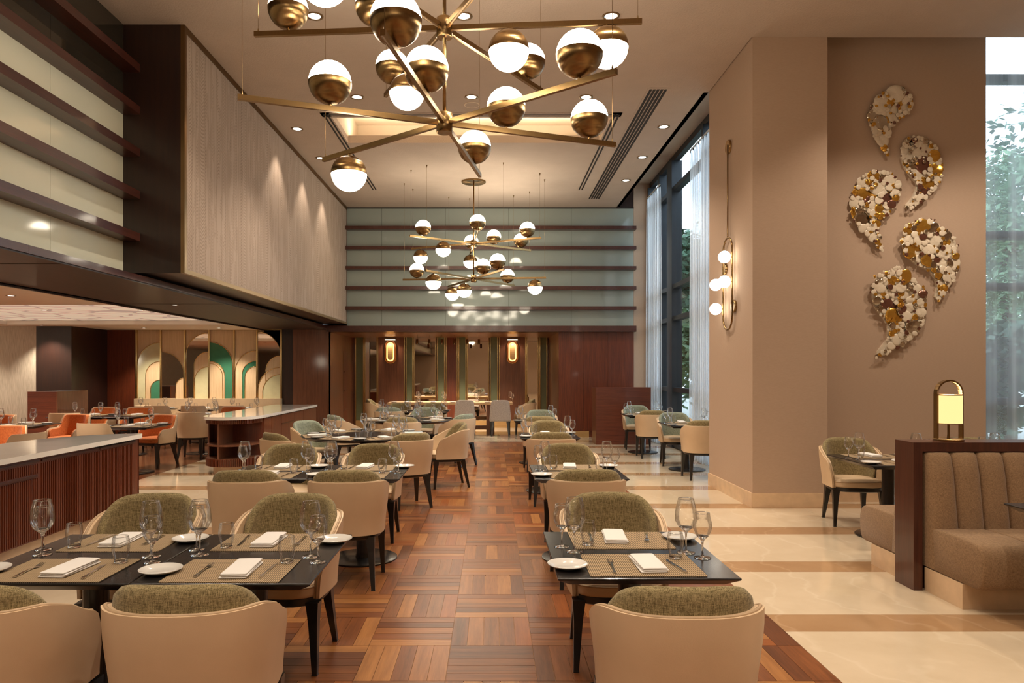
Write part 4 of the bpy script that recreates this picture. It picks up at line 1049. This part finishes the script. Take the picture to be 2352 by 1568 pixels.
# ------------------------------------------------------------------ booth divider and benches
t = thing('booth_divider', 'mahogany booth divider with framed ends beside the table lamp', 'divider', (0, 0, 0))
part(t, 'top', boxm('top', 'divwood', 3.06, 6.4, 5.19, 5.43, 1.01, 1.075))
part(t, 'end_panel', boxm('end_panel', 'divwood', 3.06, 3.125, 5.19, 5.43, 0, 1.01))
part(t, 'core', boxm('core', 'divwood', 3.125, 6.4, 5.26, 5.40, 0, 1.01))
def bench(x0, x1, yb, sgn, label, n, ch=.186):
    """channelled bench; yb = back plane, sgn = -1 seat towards the viewer, +1 away"""
    t = thing('channelled_bench', label, 'bench', (0, 0, 0))
    part(t, 'plinth', boxm('plinth', 'skirtstone', x0, x1, min(yb + sgn * .05, yb + sgn * .47), max(yb + sgn * .05, yb + sgn * .47), 0, .17))
    for k in range(n):
        a, b = x0 + k * ch, x0 + (k + 1) * ch; m = 9
        L = []
        for i in range(m + 1):          # rounded channel in plan, leaning back
            u = i / m; x = a + (b - a) * u; bul = .045 * math.sqrt(max(0, 1 - (2 * u - 1) ** 2 * .98))
            L.append((x, bul))
        def lp(z, th): return [(x, yb + sgn * (th + bl), z) for x, bl in L] + [(b, yb + sgn * .01, z), (a, yb + sgn * .01, z)]
        mb = MB().loops([lp(.18, .16), lp(.5, .13), lp(.85, .085), lp(.97, .055), lp(1.0, .03), lp(1.005, .0)])
        part(t, 'back_channel', mb.mesh('back_channel', 'taupe', 50))
    for k in range((n + 1) // 2):
        a, b = x0 + k * ch * 2, min(x0 + (k + 1) * ch * 2, x0 + n * ch); m = 8; L = []
        prof = [(.02, .17), (.60, .168), (.635, .178), (.657, .205), (.668, .26), (.672, .33), (.667, .385), (.652, .425), (.625, .452), (.58, .468), (.40, .476), (.02, .466)]
        loops = []
        for u in (0, .02, .06, .3, .7, .94, .98, 1):
            e = -.014 if u in (0, 1) else (-.005 if u in (.02, .98) else 0)
            loops.append([(a + .003 + (b - a - .006) * u, yb + sgn * (p[0] + e * (1 if p[0] > .3 else 0)), p[1] + e * (1 if p[1] > .3 else -1) * .8) for p in prof])
        loops = loops if sgn > 0 else [l_[::-1] for l_ in loops]
        part(t, 'seat_cushion', MB().loops(loops).mesh('seat_cushion', 'taupe', 48))
    return t
bench(3.145, 6.4, 5.25, -1, 'taupe channel backed bench facing the viewer in front of the divider', 17)
bench(3.13, 6.4, 5.432, 1, 'taupe bench on the far side of the divider', 17)
# table lamp
t = thing('table_lamp', 'brass arched table lamp with lit linen shade on the divider', 'lamp', (3.39, 5.31, 1.075))
hw = .093
pts = [(-hw, 0, .02), (-hw, 0, .355)] + [(-hw * math.cos(k * PI / 12), 0, .355 + .093 * math.sin(k * PI / 12)) for k in range(1, 12)] + [(hw, 0, .355), (hw, 0, .02)]
mb = MB()
for i in range(len(pts) - 1):
    p, q = Vector(pts[i]), Vector(pts[i + 1]); d = (q - p).normalized(); nrm = Vector((-d.z, 0, d.x)) * .006
    mb.loops([[tuple(p + nrm + Vector((0, -.022, 0))), tuple(p - nrm + Vector((0, -.022, 0))), tuple(p - nrm + Vector((0, .022, 0))), tuple(p + nrm + Vector((0, .022, 0)))], [tuple(q + nrm + Vector((0, -.022, 0))), tuple(q - nrm + Vector((0, -.022, 0))), tuple(q - nrm + Vector((0, .022, 0))), tuple(q + nrm + Vector((0, .022, 0)))]])
part(t, 'arch_handle', mb.mesh('arch_handle', 'brass'))
part(t, 'shade', MB().lathe([(.090, .133), (.090, .34)], 40).mesh('shade', 'shade', True))
part(t, 'shade_rim', MB().lathe([(.0915, .338), (.0915, .347), (.086, .347), (.086, .338)], 40).lathe([(.0915, .128), (.0915, .134), (.087, .134), (.087, .128)], 40).mesh('shade_rim', 'brass', True))
part(t, 'base', MB().lathe([(.0001, 0), (.10, 0), (.102, .006), (.102, .016), (.098, .02), (.0001, .02)], 40).mesh('base', 'brass', 40))
part(t, 'stem', MB().lathe([(.011, .02), (.0085, .05), (.0085, .18)], 16).mesh('stem', 'brass', True))
d = bpy.data.lights.new('table_lamp_bulb', 'POINT'); d.energy = 9; d.color = WARM; d.shadow_soft_size = .04
lo = bpy.data.objects.new('table_lamp_bulb', d); COL.objects.link(lo); lo.parent = t; lo.location = (0, 0, .36)

# ------------------------------------------------------------------ wall light on the column
t = thing('wall_light', 'tall brass wall light with oval loop and four small globes on the column', 'wall light', (0, 0, 0))
lp = [(2.998, 8.93, 2.29), (2.998, 8.93, 3.11)] + [(2.998, 9.105 - .175 * math.cos(k * PI / 12), 3.11 + .175 * math.sin(k * PI / 12)) for k in range(1, 12)] + [(2.998, 9.28, 3.11), (2.998, 9.28, 2.29)] + [(2.998, 9.105 + .175 * math.cos(k * PI / 12), 2.29 - .175 * math.sin(k * PI / 12)) for k in range(1, 12)]
part(t, 'loop', MB().tube(lp, .011, 10, True).mesh('loop', 'brass', True))
part(t, 'rod', MB().tube([(2.998, 9.105, 3.28), (2.998, 9.105, 4.47)], .009, 10).mesh('rod', 'brass', True))
def wdisc(y, z, r):
    m = MB().lathe([(.0001, .03), (r - .004, .03), (r, .024), (r, 0), (.0001, 0)], 28); m.v = [(3.03 - p[2], y + p[0], z + p[1]) for p in m.v]; return m.mesh('wall_plate', 'brass', 40)
for y, z, r in ((9.13, 4.45, .09), (8.93, 2.40, .08), (9.28, 2.91, .08)): part(t, 'wall_plate', wdisc(y, z, r))
for y, z in ((8.93, 3.015), (8.93, 2.707), (9.28, 2.708), (9.28, 2.395)):
    g0 = part(t, 'globe', MB().sphere((2.90, y, z), .076, 24, 14).mesh('globe', 'smallglobe', True))
    obj('globe_stub', MB().tube([(2.965, y, z), (3.0, y, z)], .009, 8).mesh('globe_stub', 'brass', True), g0)

# ------------------------------------------------------------------ ceramic wall art
OUT = {'topmost': [(330, 275), (375, 285), (410, 320), (420, 355), (400, 400), (350, 430), (325, 470), (312, 500), (300, 535), (310, 590), (295, 588), (260, 540), (235, 495), (215, 440), (210, 400), (225, 360), (255, 325), (290, 295)],
       'second': [(430, 495), (480, 510), (525, 555), (550, 620), (550, 680), (520, 740), (470, 790), (430, 815), (380, 842), (378, 825), (410, 790), (430, 750), (435, 715), (405, 680), (370, 630), (355, 580), (365, 530), (395, 505)],
       'middle': [(235, 650), (320, 660), (370, 720), (350, 790), (320, 840), (280, 870), (262, 920), (270, 980), (292, 1015), (280, 1022), (230, 975), (180, 925), (135, 870), (130, 820), (140, 750), (175, 690)],
       'fourth': [(440, 868), (510, 870), (580, 930), (620, 980), (628, 1060), (615, 1130), (580, 1180), (555, 1215), (525, 1250), (518, 1238), (530, 1190), (520, 1150), (495, 1110), (430, 1080), (370, 1030), (355, 970), (375, 905)],
       'lowest': [(350, 1080), (420, 1120), (470, 1180), (482, 1260), (465, 1340), (420, 1410), (370, 1445), (300, 1480), (245, 1502), (252, 1485), (300, 1420), (300, 1350), (275, 1310), (235, 1260), (220, 1180), (240, 1120), (290, 1095)]}
def discmesh(k, mat):
    rnd = random.Random(k); n = 20; prof = ((.0001, .5), (.35, .55), (.75, .45), (.97, .30), (1.0, .15), (.95, 0))
    ph = [rnd.uniform(0, 6) for _ in range(3)]; vs = []
    for r_, z_ in prof:
        for i in range(n):
            a = 2 * PI * i / n; w_ = 1 + .05 * math.sin(2 * a + ph[0]) + .03 * math.sin(3 * a + ph[1])
            fold = .22 * r_ * math.sin(2.2 * a + ph[2]) * (1 if k % 2 else .35) + (.25 * math.sin(5 * r_ * math.cos(a - ph[0])) if k % 3 == 0 else 0) * (1 if r_ < .9 else .3)
            vs.append((r_ * w_ * math.cos(a), -(z_ * .28 + fold * (.18 if mat == 'artcream' else .5) * (1 if z_ > .1 else 0)), r_ * w_ * math.sin(a)))
    fs = [(j * n + i, (j + 1) * n + i, (j + 1) * n + (i + 1) % n, j * n + (i + 1) % n) for j in range(len(prof) - 1) for i in range(n)]
    return MB().add(vs, fs).mesh('ceramic_disc', mat, True)
DISC = {m: [discmesh(k + 7 * i, m) for k in range(3)] for i, m in enumerate(('artcream', 'artgold', 'artdark', 'artsilver'))}
def inside(p, poly):
    x, y = p; r_ = False; j = len(poly) - 1
    for i in range(len(poly)):
        xi, yi = poly[i]; xj, yj = poly[j]
        if (yi > y) != (yj > y) and x < (xj - xi) * (y - yi) / (yj - yi) + xi: r_ = not r_
        j = i
    return r_
def edged(p, poly):
    best = 1e9
    for i in range(len(poly)):
        a = Vector(poly[i]); b = Vector(poly[(i + 1) % len(poly)]); ab = b - a; t_ = max(0, min(1, (Vector(p) - a).dot(ab) / max(ab.dot(ab), 1e-6)))
        best = min(best, (Vector(p) - (a + ab * t_)).length)
    return best
KPX = 8.70 / 1641 / 1.96
def ax_(u): return (1880 + u / 1.96 - 1131) * 8.70 / 1641
def az_(v): return 1.6 - (60 + v / 1.96 - 850) * 8.70 / 1641
for k, (nm, poly) in enumerate(OUT.items()):
    rnd = random.Random(40 + k)
    cx = sum(p[0] for p in poly) / len(poly); cy = sum(p[1] for p in poly) / len(poly)
    t = thing('wall_sculpture', '%s of the five comma shaped ceramic disc sculptures' % nm, 'wall art', (ax_(cx), 8.70, az_(cy)), 0, (), 'comma shaped ceramic wall sculptures')
    part(t, 'backing', MB().prism([((p[0] - cx) * KPX * .88, -(p[1] - cy) * KPX * .88) for p in poly], -.03, 0, 'y').mesh('backing', 'artcream'))
    xs = [p[0] for p in poly]; ys = [p[1] for p in poly]; placed = []
    for R, cnt, ov in ((34, 4, .9), (24, 10, .78), (17, 24, .7), (11, 44, .66), (7, 50, .66), (4.5, 24, .7)):
        tries = 0; c_ = 0
        while c_ < cnt and tries < 900:
            tries += 1; p = (rnd.uniform(min(xs), max(xs)), rnd.uniform(min(ys), max(ys))); r_ = R * rnd.uniform(.8, 1.15)
            if not inside(p, poly) or edged(p, poly) < r_ * (.82 if R > 8 else .35): continue
            if any((p[0] - q[0]) ** 2 + (p[1] - q[1]) ** 2 < (ov * (r_ + q[2])) ** 2 for q in placed): continue
            placed.append((p[0], p[1], r_, R)); c_ += 1
    # small discs layered on top
    for _ in range(16):
        q = rnd.choice(placed); placed.append((q[0] + rnd.uniform(-.5, .5) * q[2], q[1] + rnd.uniform(-.5, .5) * q[2], rnd.uniform(5, 9), 1))
    first_gold = k in (3, 4)
    for n_, (u, v, r_, R) in enumerate(placed):
        m = rnd.choices(('artcream', 'artgold', 'artdark', 'artsilver'), (11, 3, 1.2, 2.2) if R > 10 else (6, 3, 1.6, 2))[0]
        if n_ == 0 and first_gold: m = 'artgold'
        dep = .028 + (.012 if R in (11, 7, 4.5) else (.006 if R == 17 else 0)) + (.03 if R == 1 else 0) + rnd.uniform(0, .02)
        o = obj('ceramic_disc', rnd.choice(DISC[m]), t, ((u - cx) * KPX, -dep, -(v - cy) * KPX), 0, r_ * KPX * 1.08, (rnd.uniform(-.12, .12), rnd.uniform(0, 6.28), rnd.uniform(-.12, .12)))

# ------------------------------------------------------------------ booth end panel near the far window
t = thing('booth_end', 'mahogany booth end panel standing in front of the red wall', 'divider', (0, 0, 0))
part(t, 'face_panel', boxm('face_panel', 'redwood_x', 2.225, 3.41, 15.37, 15.42, 0, 1.235))
part(t, 'body', boxm('body', 'brownwood', 2.225, 3.41, 15.42, 15.95, 0, 1.22))

# ------------------------------------------------------------------ niche sconces and pendants
for px, lab in ((897, 'amber oval ring sconce on the brown panel beside the counter-side mirror'), (1177, 'amber oval ring sconce on the brown panel nearest the red wall')):
    x = nx(px); z = 2.11; t = thing('ring_sconce', lab, 'sconce', (x, 19.92, z), 0, (), 'amber oval sconces')
    def oval(r, h, y): return [(r * math.cos(a), y, h + r * math.sin(a)) for a in [k * PI / 10 for k in range(11)]] + [(r * math.cos(a), y, -h + r * math.sin(a)) for a in [PI + k * PI / 10 for k in range(11)]]
    part(t, 'glow_ring', MB().tube(oval(.092, .155, -.05), .016, 8, True).mesh('glow_ring', 'ring', True))
    part(t, 'outer_rim', MB().tube(oval(.155, .165, -.02), .012, 8, True).mesh('outer_rim', 'brass', True))
    part(t, 'centre_plate', MB().prism([(p[0], p[2]) for p in oval(.075, .15, 0)], -.06, -.04, 'y').mesh('centre_plate', 'goldwood'))
    t = thing('picture_light', 'small brass picture light above the %s sconce' % ('counter-side' if px < 1000 else 'red wall side'), 'light', (x, 19.85, 2.47))
    part(t, 'bar', boxm('bar', 'brass', -.16, .16, -.03, .03, -.02, .02)); part(t, 'lens', boxm('lens', 'lens', -.14, .14, -.02, .02, -.024, -.02))
    d = bpy.data.lights.new('picture_light_lamp', 'SPOT'); d.energy = 30; d.color = WARM; d.spot_size = 2.4; d.spot_blend = .8; d.shadow_soft_size = .05
    lo = bpy.data.objects.new('picture_light_lamp', d); COL.objects.link(lo); lo.parent = t; lo.location = (0, -.05, -.03); part(t, 'bracket', boxm('bracket', 'brass', -.03, .03, .03, .075, -.02, .02))
for k, px in enumerate((958, 986, 1015, 1044, 1073, 1100)):
    x = (px - 1131) * 18.3 / 1641
    t = thing('pendant_light', '%s of the six small brass pendants over the communal table' % ('first', 'second', 'third', 'fourth', 'fifth', 'sixth')[k], 'pendant light', (x, 18.3, 2.51), 0,
              [('cord', MB().lathe([(.004, 0), (.004, -.14)], 6).mesh('cord', 'brassd')), ('cylinder', MB().lathe([(.0001, -.12), (.028, -.12), (.032, -.125), (.032, -.25), (.026, -.25), (.026, -.2)], 16).mesh('cylinder', 'brass', 40)), ('lens', MB().lathe([(.0001, -.235), (.026, -.235)], 12).mesh('lens', 'lens'))], 'brass pendants over the communal table')
    d = bpy.data.lights.new('pendant_lamp', 'SPOT'); d.energy = 105; d.color = WARM; d.spot_size = 2.3; d.spot_blend = .8; d.shadow_soft_size = .03
    lo = bpy.data.objects.new('pendant_lamp', d); COL.objects.link(lo); lo.parent = t; lo.location = (0, 0, -.26)

# ------------------------------------------------------------------ service counters
CZ = .885
def counter_outline(x0, x1, ya, yb, end):
    """x0 back, x1 front face; rounded on one end; end=+1 rounds the far back corner, -1 rounds the near end"""
    if end > 0:
        return [(x1, ya), (x1, yb - .06)] + [(x1 - .03 - (x1 - x0 - .03) * math.sin(k * PI / 32), yb - 1.2 + 1.2 * math.cos(k * PI / 32)) for k in range(17)] + [(x0, ya)]
    cy = ya + .55
    return [(x0, yb)] + [(x0 + (x1 - x0) * .5 * (1 - math.cos(k * PI / 20)), cy - .55 * math.sin(k * PI / 20)) for k in range(21)] + [(x1, yb)]
def inset(poly, d):
    cx = sum(p[0] for p in poly) / len(poly); cy = sum(p[1] for p in poly) / len(poly)
    out = []; n = len(poly)
    for i in range(n):
        p0, p1, p2 = Vector(poly[i - 1]), Vector(poly[i]), Vector(poly[(i + 1) % n])
        e = ((p1 - p0).normalized() + (p2 - p1).normalized()); e = e.normalized() if e.length > 1e-6 else (p2 - p1).normalized()
        nr = Vector((-e.y, e.x)); nr = nr if nr.dot(Vector((cx, cy)) - p1) > 0 else -nr
        out.append(tuple(p1 + nr * d))
    return out
def slats(mb, pts, z0, z1, pitch=.028, w=.009, dep=.018):
    """small vertical ribs along a plan polyline"""
    acc = 0
    for (xa, ya), (xb_, yb_) in zip(pts[:-1], pts[1:]):
        a, b = Vector((xa, ya)), Vector((xb_, yb_)); L = (b - a).length
        if L < 1e-6: continue
        d = (b - a) / L; s_ = pitch - acc if acc else 0
        while s_ < L:
            p = a + d * s_; nrm = Vector((d.y, -d.x)) * dep
            q = [p - d * w, p + d * w, p + d * w * .55 + nrm, p - d * w * .55 + nrm]
            mb.prism([(v.x, v.y) for v in q], z0, z1); s_ += pitch
        acc = (L - (s_ - pitch)) % pitch
# near counter
x0, x1, ya, yb = -4.78, -3.93, 1.0, 8.08
out = counter_outline(x0, x1, ya, yb, 1)
t = thing('service_counter', 'fluted mahogany service counter with pale quartz top beside the front tables', 'counter', (0, 0, 0))
part(t, 'countertop', MB().prism(out, CZ - .045, CZ).mesh('countertop', 'countertop'))
ins = inset(out, .05)
part(t, 'body', MB().prism(ins, .12, CZ - .045).mesh('body', 'redwood'))
part(t, 'plinth', MB().prism(inset(out, .12), 0, .12).mesh('plinth', 'skirtstone'))
rb = MB(); slats(rb, [(x1 - .055, ya + .05), (x1 - .055, 5.35)], .13, CZ - .10); slats(rb, [(x1 - .055, 5.4), (x1 - .055, 6.25)], .13, .66); slats(rb, [(x1 - .055, 5.4), (x1 - .055, 6.25)], .70, CZ - .10)
slats(rb, [(x1 - .055, 6.3), (x1 - .055, yb - .16)], .13, CZ - .10); slats(rb, [ins[2 + k] for k in range(17)][::1], .13, CZ - .06)
o = part(t, 'fluting', rb.mesh('fluting', 'redwood')); o['kind'] = 'stuff'
part(t, 'handle_rail', MB().box(x1 - .05, x1 - .028, ya + .05, 6.22, .672, .69).mesh('handle_rail', 'shelfwood'))
for a, b in ((4.9, 5.36), (5.40, 6.25), (6.29, 7.2), (7.22, yb - .14)): part(t, 'top_rail', boxm('top_rail', 'shelfwood', x1 - .055, x1 - .03, a, b, CZ - .085, CZ - .07))
part(t, 'shadow_gap', boxm('shadow_gap', 'slot', x1 - .056, x1 - .047, ya + .05, yb - .12, CZ - .068, CZ - .045))
# far counter
x0, x1, ya, yb = -4.55, -3.65, 10.83, 14.9
out = counter_outline(x0, x1, ya, yb, -1)
t = thing('service_counter', 'mahogany service counter with curved open shelves and white quartz top', 'counter', (0, 0, 0))
part(t, 'countertop', MB().prism(out, CZ - .045, CZ).mesh('countertop', 'countertop'))
curve = [p for p in inset(out, .05)[1:22]]
yc = 11.38
part(t, 'body', boxm('body', 'redwood', x0 + .05, x1 - .05, yc + .1, yb, .12, CZ - .045))
part(t, 'plinth', MB().prism(inset(out, .14), 0, .12).mesh('plinth', 'skirtstone'))
for z0, z1, nm, rib in ((.12, .24, 'bottom_rim', 1), (.43, .455, 'shelf', 0), (.775, CZ - .045, 'top_rim', 1)):
    m_ = MB().prism(curve + [(x1 - .05, yc + .12), (x0 + .05, yc + .12)], z0, z1)
    o = part(t, nm, m_.mesh(nm, 'brownwood'))
    if rib:
        rr_ = MB(); slats(rr_, curve[::-1][::-1], z0 + .004, z1 - .004); so_ = obj('fluting', rr_.mesh('fluting', 'redwood'), o); so_['kind'] = 'stuff'
part(t, 'divider_panel', boxm('divider_panel', 'brownwood', -4.20, -4.17, ya + .07, yc + .1, .24, .775))
part(t, 'side_panel', boxm('side_panel', 'brownwood', x0 + .055, x0 + .08, yc - .1, yc + .1, .24, .775))
for a, b, z0, z1 in ((yc + .12, 11.9, .13, CZ - .06), (11.9, 12.45, .13, CZ - .06), (12.46, 13.3, .13, .66), (12.46, 13.3, .675, CZ - .06), (13.31, 13.9, .13, CZ - .06), (13.9, yb, .13, CZ - .06)):
    part(t, 'door', boxm('door', 'redwood', x1 - .05, x1 - .03, a + .004, b - .004, z0, z1))
part(t, 'handle_rail', boxm('handle_rail', 'shelfwood', x1 - .03, x1 - .015, 12.47, 13.29, .66, .675))
part(t, 'shadow_gap', boxm('shadow_gap', 'slot', x1 - .052, x1 - .04, yc + .15, yb, CZ - .062, CZ - .045))

# ------------------------------------------------------------------ lounge furniture
t = thing('lounge_banquette', 'long beige banquette under the arched mirrors', 'bench', (0, 0, 0))
part(t, 'back', boxm('back', 'beigefab', -8.46, -5.0, 16.86, 17.0, .3, .93)); part(t, 'seat', boxm('seat', 'beigefab', -8.46, -5.0, 16.35, 16.86, .25, .48)); part(t, 'plinth', boxm('plinth', 'skirtstone', -8.46, -5.0, 16.45, 16.9, 0, .25))
part(t, 'end_cushion', cushion([(-8.2 + .2 * math.cos(a * PI / 10), 16.75 + .1 * math.sin(a * PI / 10)) for a in range(20)], .5, .78, .08).mesh('end_cushion', 'beigefab', True))
t = thing('lounge_partition', 'low dark wood partition in front of the lounge pier', 'divider', (0, 0, 0))
part(t, 'front_panel', boxm('front_panel', 'redwood_x', -9.11, -8.55, 14.0, 14.04, 0, 1.18)); part(t, 'body', boxm('body', 'darkwood', -9.11, -8.55, 14.04, 15.05, 0, 1.175)); part(t, 'side_panel', boxm('side_panel', 'brownwood', -8.55, -8.52, 14.0, 15.05, 0, 1.18))
LT = [('table beside the far counter', -5.97, -5.22, 13.35, 14.15, ((-5.42, 12.98, 5, 0),), ((-5.35, 14.55, 175, 1),)),
      ('table beside the near counter end', -6.0, -5.2, 10.75, 11.6, ((-5.65, 10.35, -12, 0),), ((-5.62, 11.95, 160, 1),)),
      ('table before the low partition', -8.2, -7.15, 13.1, 14.0, ((-7.55, 12.75, 10, 0),), ((-7.9, 14.35, 176, 1),)),
      ('half table before the red wall', -7.13, -6.6, 13.1, 14.0, (), ((-7.15, 14.35, 182, 1),)),
      ('outermost table of the lounge', -7.95, -7.05, 10.85, 11.7, ((-7.45, 10.3, -25, 0),), ((-7.15, 12.05, 168, 1),))]
for nm, x0, x1, y0, y1, nearc, farc in LT:
    dining_table(x0, x1, y0, y1, 'black lounge table, the %s' % nm, 'black lounge tables')
    c = (x0 + x1) / 2
    for x, y, rz, _ in nearc: lounge_chair(x, y, rz, 'tan lounge armchair seen from behind at the %s' % nm); setting(c, y0, 0, 'at the near seat of the %s' % nm, near=False, cutlery=False)
    for x, y, rz, _ in farc: lounge_chair(x, y, rz, 'orange lined lounge armchair facing the %s' % nm); setting(c, y1, 180, 'at the far seat of the %s' % nm, near=False, cutlery=False)
for x, y, rz, lab in ((-8.3, 11.9, 150, 'orange lined armchair at the picture edge near the greige wall'), (-6.6, 9.55, 185, 'orange lined armchair just behind the near counter'), (-6.35, 15.35, 0, 'tan armchair at the banquette tables, next to the brass wall'), (-5.55, 15.35, 5, 'orange lined armchair at the banquette tables near the far counter'), (-7.15, 15.4, 0, 'tan armchair at the banquette tables below the first arch'), (-5.75, 8.6, 80, 'tan armchair mostly hidden behind the near counter')):
    lounge_chair(x, y, rz, lab)
round_table(-6.6, 8.6, .45, 'small round table just behind the near counter')
for k, (x0, x1) in enumerate(((-8.0, -7.2), (-6.9, -6.1), (-5.95, -5.15))):
    nm = ('below the first arch', 'below the mirror arches', 'below the green arch')[k]
    dining_table(x0, x1, 15.6, 16.4, 'black banquette table %s' % nm, 'black lounge tables')
    setting((x0 + x1) / 2, 15.6, 0, 'chair side, banquette table %s' % nm, near=False, cutlery=False)
    setting((x0 + x1) / 2, 16.4, 180, 'bench side, banquette table %s' % nm, near=False, cutlery=False)
